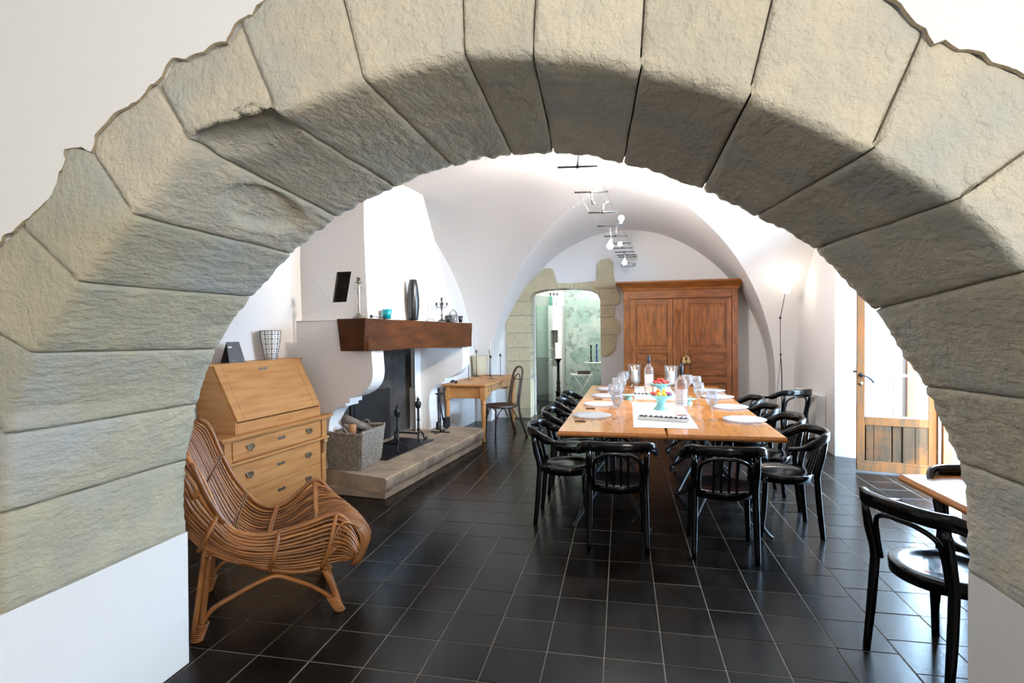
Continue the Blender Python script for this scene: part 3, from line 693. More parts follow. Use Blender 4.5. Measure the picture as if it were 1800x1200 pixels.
# companion set
cs = thing('companion_set', 'black wrought iron fire tool stand on the hearth before the right corbel', 'fire tools', FP(-.50, 2.20, .2235), FRZ)
m = MB(); m.bar((-.02, -.12, .006), (-.02, .16, .006), .03, .012); m.bar((-.14, 0, .006), (.12, .02, .006), .03, .012); m.tube([(0, 0, 0), (0, 0, .50)], .009, 6)
m.tube(circ(.06, 14, z=.52), .006, 5, closed=True); m.tube([(0, 0, .48), (0, 0, .60)], .008, 6); m.build('stand', 'iron', cs)
for k, (nm, x, y) in enumerate((('poker', .06, .03), ('tongs', -.05, .05), ('shovel', .03, .10), ('brush', .0, -.06))):
    m = MB(); m.tube(smooth_path([(x*1.1, y*1.1, .56), (x*.9, y*.9, .60), (x*.6, y*.6, .575), (x*.9, y*.9, .52), (x, y, .12)], 18), .008, 6)
    if nm == 'shovel': m.prism([(-.05, 0), (.05, 0), (.06, .12), (0, .16), (-.06, .12)], lambda a, b: (x+a*.3, y+a+.01, .19-b), lambda a, b: (x+a*.3+.02, y+a+.01, .19-b))
    if nm == 'brush': m.lathe([(.012, .16), (.03, .15), (.035, .07), (.03, .05)], 10, (x, y, 0))
    if nm == 'tongs': m.bar((x, y+.02, .46), (x+.02, y+.10, .14), .02, .008)
    m.build(nm, 'iron', cs)
# ------------------------------------------------------------ drop-front pine bureau (fireplace frame)
bu = thing('bureau', 'stripped pine slant-front bureau with drawers against the left wall beside the hearth', 'bureau', tuple(FO), FRZ)
def bxp(name, x0, x1, y0, y1, z0, z1, m='pine', par=None, bevel=.004, label=None):
    b = MB(); b.bx(x0, x1, y0, y1, z0, z1); return b.build(name, m, par or bu, bevel=bevel, label=label)
bxp('carcass', -1.10, -.70, -1.19, .035, .09, .755)
bxp('plinth', -1.10, -.67, -1.215, .06, 0, .095)
bxp('ledge', -1.10, -.635, -1.245, .09, .772, .792); bxp('ledge_moulding', -1.10, -.655, -1.225, .07, .752, .773, 'pine', bevel=.007)
bxp('waist_rail', -1.10, -.655, -1.21, .055, .566, .586, bevel=.006)
for y in (-1.19, -.035):
    bxp('stile', -.72, -.672, y, y+.07, .586, .752)
for y in (-1.185, -.022):
    m = MB(); 
    for z in (.556, .545, .534): m.tube([(-.665, y-.004, z), (-.665, y+.052, z)], .0085, 8)
    for q in (.012, .024, .036): m.bx(-.70, -.668, y+q-.004, y+q+.004, .44, .53)
    m.bx(-.70, -.672, y, y+.048, .43, .56); m.build('bracket', 'pine_dark', bu)
    bxp('stile', -.705, -.685, y-.005, y+.055, .10, .43)
def pull(m, y, z, x):
    # cast bail handle on a shaped plate
    m.prism([(-.050, .012), (-.03, .020), (0, .016), (.03, .020), (.050, .012), (.035, .002), (.026, -.018), (0, -.028), (-.026, -.018), (-.035, .002)], lambda a, b: (x, y+a, z+b), lambda a, b: (x+.004, y+a, z+b))
def bail(m, y, z, x):
    m.tube([(x+.008, y-.034, z+.008), (x+.018, y-.030, z-.016), (x+.02, y, z-.030), (x+.018, y+.030, z-.016), (x+.008, y+.034, z+.008)], .0045, 6)
    for s in (-1, 1): m.ball((x+.006, y+s*.034, z+.008), .008, 6)
for k, (z0, z1, x) in enumerate(((.600, .745, -.678), (.345, .550, -.690), (.112, .335, -.690))):
    b = MB(); b.bx(x-.02, x, -1.105, -.045, z0, z1); d = b.build('drawer', 'pine', bu, bevel=.004)
    zc = (z0+z1)/2+.01
    for y in (-.93, -.22):
        h_ = MB(); pull(h_, y, zc, x); h_.build('handle_plate', 'brass', d)
        h_ = MB(); bail(h_, y, zc, x); h_.build('handle', 'silver', d)
    h_ = MB(); h_.prism([(-.05, .004), (-.03, .018), (0, .008), (.03, .018), (.05, .006), (.03, -.012), (0, -.006), (-.03, -.014)], lambda a, c: (x, -.575+a, zc+c), lambda a, c: (x+.004, -.575+a, zc+c)); h_.build('keyhole_plate', 'silver', d)
up = MB(); pf = [(-1.10, .79), (-.715, .79), (-.715, .885), (-.945, 1.325), (-1.10, 1.325)]
for y in (-1.04, -.02):
    up2 = MB(); up2.prism(pf, lambda a, c: (a, y, c), lambda a, c: (a, y+.02, c)); up2.build('side_panel', 'pine', bu, bevel=.002)
bxp('lid_rail', -1.09, -.712, -1.022, -.018, .79, .878); bxp('back_panel', -1.10, -1.085, -1.03, -.01, .79, 1.325, bevel=0)
bxp('top_board', -1.115, -.935, -1.06, .02, 1.325, 1.343)
lid = MB(); n_ = Vector((.44, 0, .23)).normalized()
def LP(t, y, o): return (-.712+(-.945+.712)*t+n_.x*o, y, .885+.44*t+n_.z*o)
def lslab(name, t0, t1, y0, y1, o0, o1, par, m='pine'):
    b = MB(); b.add([LP(t0, y0, o0), LP(t1, y0, o0), LP(t1, y1, o0), LP(t0, y1, o0), LP(t0, y0, o1), LP(t1, y0, o1), LP(t1, y1, o1), LP(t0, y1, o1)], [(0, 1, 2, 3), (7, 6, 5, 4), (0, 4, 5, 1), (1, 5, 6, 2), (2, 6, 7, 3), (3, 7, 4, 0)])
    return b.build(name, m, par, bevel=.002)
ld = lslab('lid', 0, 1, -.955, -.105, .0, .018, bu)
lslab('frame_rail', 0, 1, -1.03, -.957, -.002, .019, ld); lslab('frame_rail', 0, 1, -.103, -.02, -.002, .019, ld)
h_ = MB(); c0 = LP(.87, -.55, .020); 
h_.prism([(-.06, .004), (-.04, .016), (0, .006), (.04, .018), (.06, .006), (.035, -.012), (0, -.004), (-.035, -.014)], lambda a, c: LP(.87+c/.5, -.53+a, .018), lambda a, c: LP(.87+c/.5, -.53+a, .023)); h_.build('handle', 'silver', ld)
# things on the bureau
vz = MB(); prof = [(.045, 0), (.052, .004), (.060, .05), (.075, .13), (.085, .21), (.088, .27)]
vz.lathe(prof+[(.083, .268), (.07, .12), (.04, .01)], 28); 
vase_ = thing('patterned_vase', 'cream ceramic vase with black grid lines on top of the pine bureau', 'vase', FP(-1.02, -.30, 1.3435), FRZ)
vz.build('body', mat('cream_glaze', (.92, .90, .86), .3), vase_)
gl = MB()
def vr(z):
    for (r0, z0), (r1, z1) in zip(prof, prof[1:]):
        if z0 <= z <= z1: return r0+(r1-r0)*(z-z0)/(z1-z0)
    return prof[-1][0]
for z in (.012, .052, .098, .145, .190, .232, .268): gl.tube(circ(vr(z)+.0005, 36, z=z), .003, 4, closed=True)
for k in range(9):
    a = 2*math.pi*k/9; gl.tube([((vr(.004+.264*j/8)+.0008)*math.cos(a), (vr(.004+.264*j/8)+.0008)*math.sin(a), .004+.264*j/8) for j in range(9)], .003, 4)
    a += math.pi/9
    for z in (.03, .075, .12, .167, .21, .25): gl.tube([((vr(z-.008)+.0006)*math.cos(a), (vr(z-.008)+.0006)*math.sin(a), z-.008), ((vr(z+.01)+.0006)*math.cos(a), (vr(z+.01)+.0006)*math.sin(a), z+.01)], .0022, 4)
gl.build('grid_lines', 'foil', vase_)
bo = thing('photo_booklet', 'dark printed booklet standing open like a tent on the bureau top', 'booklet', FP(-1.0, -.76, 1.3435), FRZ-R_(8))
b = MB(); b.add([(.055, -.075, 0), (.055, .075, 0), (.0, .06, .175), (.0, -.06, .175), (.05, -.075, 0), (.05, .075, 0), (-.004, .06, .175), (-.004, -.06, .175)], [(0, 1, 2, 3), (7, 6, 5, 4), (0, 3, 7, 4), (1, 5, 6, 2), (2, 6, 7, 3)]); b.build('cover', 'black_paper', bo)
b = MB(); b.add([(-.06, -.075, 0), (-.06, .075, 0), (-.002, .06, .172), (-.002, -.06, .172)], [(0, 1, 2, 3)]); b.build('cover', 'black_paper', bo)
b = MB(); b.add([(.0405, -.055, .05+.075), (.0405, -.025, .05+.075), (.037, -.025, .137), (.037, -.055, .137)], [(0, 1, 2, 3)]); bb = b.build('white_caption', 'white_paint', bo); bb.location = (-.021+.002, 0, 0); bb.location = (-.0218, 0, 0)
bo['label'] = 'dark printed booklet standing tented at the left end of the bureau top'

# ------------------------------------------------------------ things on the mantel
MZ = 1.716
def mantel(u, v): return FP(u, v, 1.7155-.03*(v+.01)/2.62+.006)
cd = thing('crystal_candlestick', 'tall silver candlestick with hanging crystal drops on the near end of the mantel', 'candlestick', mantel(-.32, .09))
b = MB(); b.lathe([(.062, 0), (.060, .008), (.04, .022), (.014, .045), (.008, .07), (.012, .085), (.007, .10), (.014, .125), (.008, .14), (.007, .16), (.015, .25), (.007, .30), (.010, .31), (.006, .33)], 16); b.build('stem', 'silver', cd)
b = MB(); b.lathe([(.006, .33), (.034, .338), (.036, .342), (.01, .346), (.018, .352), (.016, .385), (.024, .39), (.0, .385)], 14); b.build('drip_pan', 'silver', cd)
for k in range(6):
    a = k*math.pi/3+.3; b = MB(); x, y = .036*math.cos(a), .036*math.sin(a); b.tube([(x, y, .34), (x*1.15, y*1.15, .325)], .0015, 4); b.ball((x*1.2, y*1.2, .31), .008, 6, sq=(1, 1, 1.3)); b.ball((x*1.2, y*1.2, .275), .009, 6, sq=(1, 1, 2)); b.build('crystal_drop', 'clear', cd)
cp = MB(); cp.lathe([(.038, 0), (.052, .10), (.049, .10), (.035, .008)], 20); single(cp, 'teal_cup', 'teal', 'teal blue glass tumbler on the mantel left of the tall black vase', 'cup', mantel(-.265, .50))
lv = MB(); lv.lathe([(.045, 0), (.053, .02), (.066, .14), (.068, .24), (.058, .36), (.042, .45), (.038, .455), (.034, .445), (.05, .3)], 28); single(lv, 'tall_vase', 'vase', 'tall matte black torpedo-shaped vase standing on the mantel beam', 'vase', mantel(-.262, 1.06))
gc = MB(); gc.lathe([(.055, 0), (.052, .012), (.02, .03), (.014, .06), (.028, .11), (.034, .15), (.018, .175), (.030, .20), (.030, .215), (.018, .21)], 16); single(gc, 'mercury_glass_candlestick', 'clear', 'short clear glass baluster candle holder on the mantel right of the black vase', 'candle holder', mantel(-.262, 1.47))
ca = thing('candelabrum', 'dark pewter five-arm candelabrum near the far end of the mantel', 'candelabrum', mantel(-.265, 1.80))
b = MB(); b.lathe([(.055, 0), (.05, .012), (.018, .03), (.008, .05), (.016, .08), (.008, .10), (.007, .13), (.016, .17), (.007, .20), (.008, .26)], 14); b.build('stem', 'steel', ca)
b = MB(); b.lathe([(.006, .26), (.022, .265), (.012, .27), (.014, .30), (.0, .296)], 12); b.build('candle_cup', 'steel', ca)
for k in range(4):
    a = k*math.pi/2+.5; c, s = math.cos(a), math.sin(a); b = MB(); b.tube([(r*c, r*s, z) for r, z in ((.006, .19), (.03, .175), (.055, .18), (.065, .205))], .005, 6); ar = b.build('arm', 'steel', ca)
    b = MB(); b.lathe([(.004, .203), (.02, .208), (.011, .213), (.013, .238), (.0, .235)], 10, (.065*c, .065*s, 0)); b.build('candle_cup', 'steel', ar)
dm = thing('bell_jar', 'small glass bell jar with a metal frame inside at the far end of the mantel', 'bell jar', mantel(-.27, 2.16))
b = MB(); b.lathe([(.055, .0), (.056, .10), (.045, .135), (.02, .155), (.012, .17), (.0, .17)], 18, cap=False); b.build('dome', 'clear', dm)
b = MB()
for k in range(14):
    a = k*.45; b.tube([(.035*math.cos(a), .035*math.sin(a), .004), (.04*math.cos(a+1), .04*math.sin(a+1), .05), (.035*math.cos(a+1.7), .035*math.sin(a+1.7), .10)], .0035, 5)
b.lathe([(.05, 0), (.05, .006)], 16); b.build('filigree', 'steel', dm)
for n_i, (v_, lab) in enumerate(((2.06, 'small dark cup on the mantel just left of the bell jar'), (2.31, 'small dark cup on the mantel just right of the bell jar'))):
    b = MB(); b.lathe([(.022, 0), (.034, .085), (.031, .085), (.02, .006)], 14); single(b, 'dark_cup', 'vase', lab, 'cup', mantel(-.235 if n_i else -.30, v_))
cb = MB(); base = Vector(mantel(-.22, .22)); 
cb.tube(smooth_path([tuple(base+Vector(p)) for p in ((-.02, -.05, .012), (0, 0, .018), (-.004, .05, .012), (.002, .12, .014), (-.01, .20, .006), (-.03, .27, .004))], 24), .004, 6); cb.ball(tuple(base+Vector((-.02, -.055, .018))), .018, 8)
single(cb, 'power_cord', 'foil', 'thin black cable with a plug lying on the mantel left of the teal cup', 'cord')

# ------------------------------------------------------------ rattan lounge chair
ch = thing('rattan_chair', 'honey brown rattan lounge chair of bent canes inside the arch before the bureau', 'armchair', (-2.15, 2.42, 0), R_(36))
farR = [(-.05, 1.075), (.01, 1.02), (.063, .867), (.123, .717), (.20, .59), (.30, .482), (.40, .466), (.504, .519), (.63, .605), (.72, .52), (.78, .40), (.74, .28)]
nearR = [(-.05, .975), (.01, .876), (.047, .782), (.096, .655), (.161, .553), (.269, .500), (.383, .500), (.53, .525), (.683, .553), (.77, .48), (.81, .36), (.75, .25)]
cent = [(-.13, 1.03), (-.075, .93), (-.01, .76), (.06, .58), (.13, .43), (.22, .345), (.33, .315), (.46, .335), (.62, .41), (.82, .44), (.915, .33), (.86, .17)]
botN = [(-.16, .84), (-.12, .72), (-.07, .58), (.0, .47), (.10, .40), (.20, .35), (.33, .30), (.467, .268), (.60, .262), (.70, .27), (.76, .28), (.74, .26)]
lift = [.03, .05, .02, 0, 0, 0, 0, 0, 0, 0, 0, 0]
def cane_pts(t):
    """t: 0 near rim .. 1 far rim"""
    q = math.sin(math.pi*t); q = q**.75; P = []
    for k in range(12):
        a, b, c = nearR[k], farR[k], cent[k]
        e_ = (a[0]*(1-t)+b[0]*t)*(1-q)+c[0]*q; z = (a[1]*(1-t)+b[1]*t)*(1-q)+c[1]*q
        wd = .02+.62*t
        if k < 2: wd = .33+(wd-.33)*(.86 if k == 0 else .97)
        P.append((e_, wd, z))
    return P
def cane(P, r, name='cane', par=None, n=44):
    b = MB(); pts = smooth_path(P, n); sd = random.random()*50
    pts = [p+Vector((nz((p.x*5, sd, 0)), nz((p.y*5+p.x*4, sd, 3)), nz((p.x*6, sd, 7))))*.006 for p in pts]
    b.tube(pts, r, 6); return b.build(name, 'rattan', par or ch)
NCN = 36
for k in range(1, NCN):
    cane(cane_pts(k/NCN), random.uniform(.0072, .0092))
rm = cane(nearR and [(p[0], .02, p[1]) for p in nearR[:10]], .0145, 'rim'); cane([(p[0], .64, p[1]) for p in farR[:10]], .0145, 'rim')
for sgn, w0_, rr2, cnt_ in ((-1, .02, nearR, 13), (1, .64, farR, 7)):
    for k in range(1, cnt_):
        q = k/cnt_; P = []
        for j in range(11):
            a, b_ = rr2[j], botN[j]; e_ = a[0]*(1-q)+b_[0]*q; z = a[1]*(1-q)+b_[1]*q; bul = math.sin(math.pi*min(1, q*1.1))*.045
            P.append((e_-(.03 if j < 3 else 0)*math.sin(math.pi*q), w0_+sgn*bul, z))
        if sgn < 0:   # the canes sweep round the front corner
            P += [(.80, .04+.02*k, .30+.10*(1-q)), (.84, .12+.015*k, .33+.06*(1-q))]
        cane(P, random.uniform(.0075, .0095), 'side_cane')
# looped canes on the near front corner
for k in range(8):
    q = k/7; a0 = Vector((.60+.02*k, -.03, .30+.02*k)); a1 = Vector((.70+.018*k, -.02+.02*k, .50-.018*k)); a2 = Vector((.79+.01*k, .03+.035*k, .47-.02*k)); a3 = Vector((.83+.006*k, .10+.035*k, .38-.012*k)); a4 = Vector((.80, .12+.035*k, .24))
    cane([tuple(a0), tuple(a1), tuple(a2), tuple(a3), tuple(a4)], .0075, 'looped_cane', n=24)
# bindings across the canes
def station(s):
    out = []
    for j in range(41):
        t = j/40; P = cane_pts(t); i = min(10, int(s)); f = s-i; a, b_ = Vector(P[i]), Vector(P[i+1]); out.append(a.lerp(b_, f))
    return out
for s, th_, mm in ((2.2, .005, 'rattan_bind'), (4.1, .005, 'rattan_bind'), (5.9, .010, 'rattan'), (7.9, .011, 'rattan')):
    b = MB(); P = station(s); b.tube([p+Vector((0, 0, .010+.003*math.sin(k*2.2)))for k, p in enumerate(P)], th_, 6); b.tube([p+Vector((.012, 0, .004)) for p in P], th_, 6); b.build('binding', mm, ch)
for s in (3, 6, 8):
    b = MB(); i = s; a, b_ = nearR[i], botN[i]; P = [Vector((a[0]*(1-q)+b_[0]*q, .02-.055*math.sin(math.pi*q*.95)-.006, a[1]*(1-q)+b_[1]*q)) for q in [j/12 for j in range(13)]]; b.tube(P, .012, 6); b.build('side_rib', 'rattan', ch)
# frame
for wd in (0.02, .62):
    for pts in ([(.03, wd, .48), (-.005, wd, .22), (-.035, wd, 0.02)], [(.055, wd, .46), (.02, wd, .20), (-.0, wd, .02)]):
        b = MB(); b.tube(smooth_path(pts, 10), .016, 8); b.build('leg', 'rattan', ch)
    b = MB(); b.tube(smooth_path([(.60, wd, .28), (.655, wd, .15), (.70, wd, .0)], 10), .016, 8); b.build('leg', 'rattan', ch)
    b = MB(); b.tube([(.63, wd+.03, .27), (.71, wd+.012, .0)], .012, 8); b.build('leg', 'rattan', ch)
    b = MB(); b.tube(smooth_path([(.0, wd, .08), (.061, wd, .151), (.18, wd, .206), (.292, wd, .250), (.37, wd, .262), (.45, wd, .225), (.55, wd, .165), (.63, wd, .10), (.675, wd, .05)], 36), .0125, 8); b.build('stretcher', 'rattan', ch)
    b = MB(); b.tube(smooth_path([(.045, wd, .47), (.185, wd, .385), (.35, wd, .300), (.493, wd, .263), (.629, wd, .265)], 24), .016, 8); b.build('seat_rail', 'rattan', ch)
    for x in (-.03, .695):
        b = MB()
        for j in range(8): b.tube(circ(.026, 12, c=(x+.012*(x < 0)+(-.006*j if x > 0 else .004*j), wd), z=.004+.011*j), .005, 5, closed=True)
        b.build('foot_binding', 'rattan', ch)
for x, z in ((.04, .44), (.62, .26)):
    b = MB(); b.tube([(x, .0, z), (x, .64, z)], .014, 8); b.build('cross_rail', 'rattan', ch)
b = MB(); b.tube(smooth_path([(-.10, .06, .90), (-.06, -.02, .90), (-.0, -.03, .80), (-.03, .0, .70)], 16), .010, 6); b.tube(smooth_path([(-.02, .0, .93), (.05, .0, .74), (.12, .0, .60)], 12), .012, 6); b.build('arm_loop', 'rattan', ch)
# ------------------------------------------------------------ wardrobe
wd_ = thing('wardrobe', 'large walnut two-door wardrobe with a broad cornice against the back wall', 'wardrobe', (-.01, 9.08, 0), R_(-.6)); wd_.scale = (1.035, 1, 1)
def wb_(name, x0, x1, y0, y1, z0, z1, m='walnut', par=None, bevel=.004, label=None):
    b = MB(); b.bx(x0, x1, y0, y1, z0, z1); return b.build(name, m, par or wd_, bevel=bevel, label=label)
wb_('carcass', .045, 1.735, .05, .50, .12, 2.16)
wb_('base', .02, 1.76, .0, .50, 0, .13, 'walnut_h')
for x0, x1 in ((.045, .13), (1.65, 1.735)): wb_('corner_post', x0, x1, .0, .07, .13, 2.20)
for x0, x1 in ((.038, .137), (1.643, 1.742)): wb_('capital', x0, x1, -.012, .06, 2.035, 2.06, 'walnut_h')
wb_('frieze', .13, 1.65, .01, .06, 2.06, 2.185, 'walnut_h')
cn = MB(); prof = [(0, 2.185), (.012, 2.20), (.02, 2.225), (.06, 2.265), (.10, 2.30), (.115, 2.31), (.115, 2.335), (0, 2.335)]
for i in range(len(prof)-1):
    (a, z0), (c, z1) = prof[i], prof[i+1]
    q = lambda o, z: [(.04-o, .52, z), (.04-o, .0-o, z), (1.74+o, .0-o, z), (1.74+o, .52, z)]
    A_, B_ = q(a, z0), q(c, z1); cn.add(A_+B_, [(0, 1, 5, 4), (1, 2, 6, 5), (2, 3, 7, 6)])
cn.build('cornice', 'walnut_h', wd_)
for x0, x1, hs in ((.135, .785, 1), (.945, 1.645, -1)):
    d = wb_('door', x0, x1, .04, .055, .135, 2.045)
    for a, c in ((x0, x0+.075), (x1-.075, x1)): wb_('door_stile', a, c, .012, .045, .135, 2.045, par=d)
    for z0, z1 in ((.135, .26), (1.18, 1.262), (.70, .78), (1.965, 2.045)): wb_('door_rail', x0+.075, x1-.075, .013, .045, z0, z1, 'walnut_h', par=d)
    for z0, z1, mm in ((.29, .67, 'walnut_h'), (.81, 1.15, 'walnut_h'), (1.295, 1.935, 'walnut')): wb_('panel', x0+.10, x1-.10, .028, .05, z0, z1, mm, par=d, bevel=.012)
ms = wb_('centre_post', .79, .94, .0, .06, .135, 2.045)
for x in (.835, .865, .895):
    b = MB(); b.tube([(x, -.002, .30), (x, -.002, 1.88)], .008, 6); b.build('reed', 'walnut', ms)
ts = thing('tassel', 'gold tasselled key fob hanging from the right door of the wardrobe', 'tassel', (1.0, 9.025, 1.02))
b = MB(); b.tube([(0, 0, .24), (0, 0, .13)], .005, 5); b.lathe([(.006, .13), (.02, .12), (.022, .10), (.008, .09)], 10)
b.build('cord', 'gold', ts)
for s in (-1, 1):
    b = MB(); b.lathe([(.012, .105), (.03, .085), (.018, .07), (.03, .05), (.042, .0), (.0, .0)], 12, (s*.035, 0, 0)); b.build('fringe', 'gold', ts)

# ------------------------------------------------------------ writing table, bentwood chair, candlesticks
dk = thing('writing_table', 'old pine writing table with turned legs between fireplace and doorway', 'table', (-1.865, 7.40, 0), R_(-4.0))
def tb(name, x0, x1, y0, y1, z0, z1, m='pine', par=None, bevel=.004):
    b = MB(); b.bx(x0, x1, y0, y1, z0, z1); return b.build(name, m, par or dk, bevel=bevel)
tb('tabletop', -.66, 0, 0, 1.70, .795, .82); tb('apron', -.62, -.04, .05, .07, .62, .795); tb('apron', -.62, -.60, .05, 1.65, .62, .795); tb('apron', -.62, -.04, 1.63, 1.65, .62, .795)
for y0, y1 in ((.075, .40), (1.28, 1.62)):
    tb('drawer_case', -.6, -.06, y0, y1, .625, .79, 'pine_dark'); d = tb('drawer', -.06, -.045, y0+.02, y1-.02, .64, .785, 'pine_dark')
    b = MB(); b.ball((-.035, (y0+y1)/2, .71), .014, 8); b.build('knob', 'brass', d)
tb('kneehole_rail', -.055, -.04, .40, 1.28, .68, .79, 'pine_dark')
leg = MB(); leg.bx(-.04, .04, -.04, .04, .60, .795)
leg.lathe([(.012, 0), (.024, .012), (.026, .045), (.02, .07), (.028, .085), (.02, .10), (.024, .12), (.034, .42), (.036, .50), (.026, .53), (.038, .545), (.030, .56), (.036, .58), (.03, .60)], 16)
for x in (-.60, -.06):
    for y in (.06, 1.64):
        o = leg.build('leg', 'pine', dk); o.location = (x, y, 0)
bc = thing('bentwood_chair', 'dark brown bentwood dining chair pushed up to the pine writing table', 'chair', (-1.76, 7.93, 0), R_(128))
b = MB()
def seatp(u, v_):
    a = u*2*math.pi; r = v_; x = .205*r*math.cos(a); y = .205*r*math.sin(a)*1.0
    k = 1+.12*abs(math.sin(2*a)); return (x*k, y*k, .475-.012*(1-r*r))
b.grid(seatp, 32, 6); b.build('seat', 'leather', bc)
b = MB(); b.tube([(.207*math.cos(a)*(1+.12*abs(math.sin(2*a))), .207*math.sin(a)*(1+.12*abs(math.sin(2*a))), .462) for a in [2*math.pi*k/40 for k in range(40)]], .017, 8, closed=True, flat=.8); b.build('seat_ring', 'bentwood', bc)
for s in (-1, 1):
    b = MB(); b.tube(smooth_path([(s*.16, .17, .46), (s*.168, .178, .25), (s*.175, .19, 0)], 8), [.016]*5+[.013]*4, 8); b.build('leg', 'bentwood', bc)
    b = MB(); b.tube(smooth_path([(s*.155, .17, .26), (s*.13, .165, .39), (s*.06, .165, .44)], 12), .008, 6); b.build('brace', 'bentwood', bc)
    b = MB(); b.tube(smooth_path([(s*.17, .16, .30), (s*.165, .10, .41), (s*.165, 0, .445), (s*.165, -.10, .41), (s*.17, -.18, .26)], 20), .008, 6); b.build('brace', 'bentwood', bc)
bw = MB(); P = [(.19, -.32, 0), (.175, -.24, .25), (.165, -.205, .47), (.16, -.235, .70), (.15, -.275, .90), (.10, -.30, 1.0), (0, -.305, 1.03), (-.10, -.30, 1.0), (-.15, -.275, .90), (-.16, -.235, .70), (-.165, -.205, .47), (-.175, -.24, .25), (-.19, -.32, 0)]
bw.tube(smooth_path(P, 60), .0165, 8); bw.build('back_bow', 'bentwood', bc)
b = MB(); P = [(.10, -.205, .47), (.10, -.235, .70), (.085, -.27, .86), (0, -.285, .92), (-.085, -.27, .86), (-.10, -.235, .70), (-.10, -.205, .47)]; b.tube(smooth_path(P, 40), .010, 6); b.build('inner_bow', 'bentwood', bc)
b = MB(); b.bar((-.15, -.275, .84), (.15, -.275, .84), .012, .012); b.build('back_rail', 'bentwood', bc)
def spike(lab, x, y, h_, candle, z=.8205):
    t = thing('iron_candlestick', lab, 'candlestick', (x, y, z), 0, 'slim iron candlesticks on the writing table')
    b = MB(); b.bx(-.055, .055, -.055, .055, 0, .004); b.build('base', 'steel', t)
    b = MB(); b.tube([(0, 0, 0), (0, 0, h_)], .005, 6); b.build('rod', 'steel', t)
    b = MB(); b.lathe([(.006, h_-.01), (.015, h_-.005), (.015, h_+.035), (.0, h_+.03)], 12); b.build('candle_cup', 'iron', t)
    if candle: b = MB(); b.lathe([(.009, h_+.03), (.008, h_+.03+candle), (.0015, h_+.035+candle)], 10); b.build('candle', 'wax', t)
    return t
spike('slim iron candlestick with white candle, nearest the front edge of the writing table', -2.03, 8.38, .33, .21)
spike('slim iron candlestick with white candle, farthest along the writing table', -1.98, 8.86, .33, .21)
spike('slim iron candlestick at the left end of the writing table, close to the corbel', -2.34, 8.20, .36, .12)
spike('tallest slim iron candlestick, with white candle, at the middle of the left group', -2.36, 8.75, .40, .22)
t = thing('pin_candlestick', 'slim iron candlestick with a flat empty plate behind the left group', 'candlestick', (-2.17, 8.88, .8205))
b = MB(); b.bx(-.055, .055, -.055, .055, 0, .004); b.tube([(0, 0, 0), (0, 0, .42)], .005, 6); b.lathe([(.03, .42), (.03, .425)], 12); b.build('stand', 'steel', t)
b = MB(); b.lathe([(.10, 0), (.115, .02), (.135, .33), (.128, .33), (.105, .02)], 24); single(b, 'cream_pot', mat('cream_parchment', (.60, .54, .38), .7), 'cream drum-shaped pot behind the candlesticks on the writing table', 'pot', (-2.37, 9.0, .8205))
b = MB()
for k in range(9): b.ball((.03*math.cos(k*2.1)*(1+k*.12), .05*math.sin(k*1.7), .018+.006*(k % 3)), .018, 6)
single(b, 'black_beads', 'iron', 'small heap of black iron pieces at the corner of the writing table', 'ornament', (-2.40, 7.62, .8205))

# ------------------------------------------------------------ radiator, balance lamp, junction box
rd = thing('radiator', 'white ribbed panel radiator on the right wall behind the chairs', 'radiator', (2.575, 8.08, 0))
b = MB(); b.bx(-.13, -.02, -.46, .46, .10, .70); b.build('body', 'radiator', rd, bevel=.01)
for k in range(15):
    y = -.43+.86*k/14; b = MB(); b.bx(-.142, -.128, y-.018, y+.018, .13, .67); b.build('rib', 'radiator', rd, bevel=.004)
b = MB(); b.bx(-.02, .02, -.3, -.26, .2, .6); b.bx(-.02, .02, .26, .3, .2, .6); b.tube([(-.07, .4, .11), (-.07, .4, 0)], .01, 8); b.build('bracket', 'radiator', rd)
bl = thing('balance_lamp', 'thin black cable-held floor lamp glowing before the far right pier', 'floor lamp', (2.22, 8.32, 0))
b = MB(); b.lathe([(.10, 0), (.10, .012), (.012, .02)], 20); b.build('base', 'iron', bl)
b = MB(); b.tube([(0, 0, .01), (.0, 0, .9), (-.015, 0, 1.18)], .007, 6); b.build('pole', 'iron', bl)
b = MB(); b.tube([(-.09, 0, .35), (-.015, 0, 1.16)], .003, 5); b.tube([(-.015, 0, 1.16), (-.02, 0, 1.72)], .0045, 5); b.tube([(-.02, 0, 1.70), (.045, 0, 2.055)], .005, 6); b.ball((-.02, 0, 1.71), .018, 8); b.ball((-.015, 0, 1.19), .016, 8); b.build('cable', 'iron', bl)
b = MB(); b.ball((.055, -.02, 2.09), .05, 14, sq=(1.2, 1, .8)); b.build('bulb', 'bulb', bl)
light('lamp_bulb', 'POINT', (2.28, 8.30, 2.17), 1.5, (1, .9, .75), .05)
jb = thing('junction_box', 'small cream electrical box high on the back wall above the doorway stones', 'junction box', (.17, YB-.002, 2.80))
b = MB(); b.bx(-.11, .11, -.04, 0, -.05, .05); b.build('box', mat('cream_plastic', (.62, .58, .50), .5), jb, bevel=.006)
b = MB(); b.ball((-.06, -.042, .02), .01, 6); b.build('button', 'red', jb)

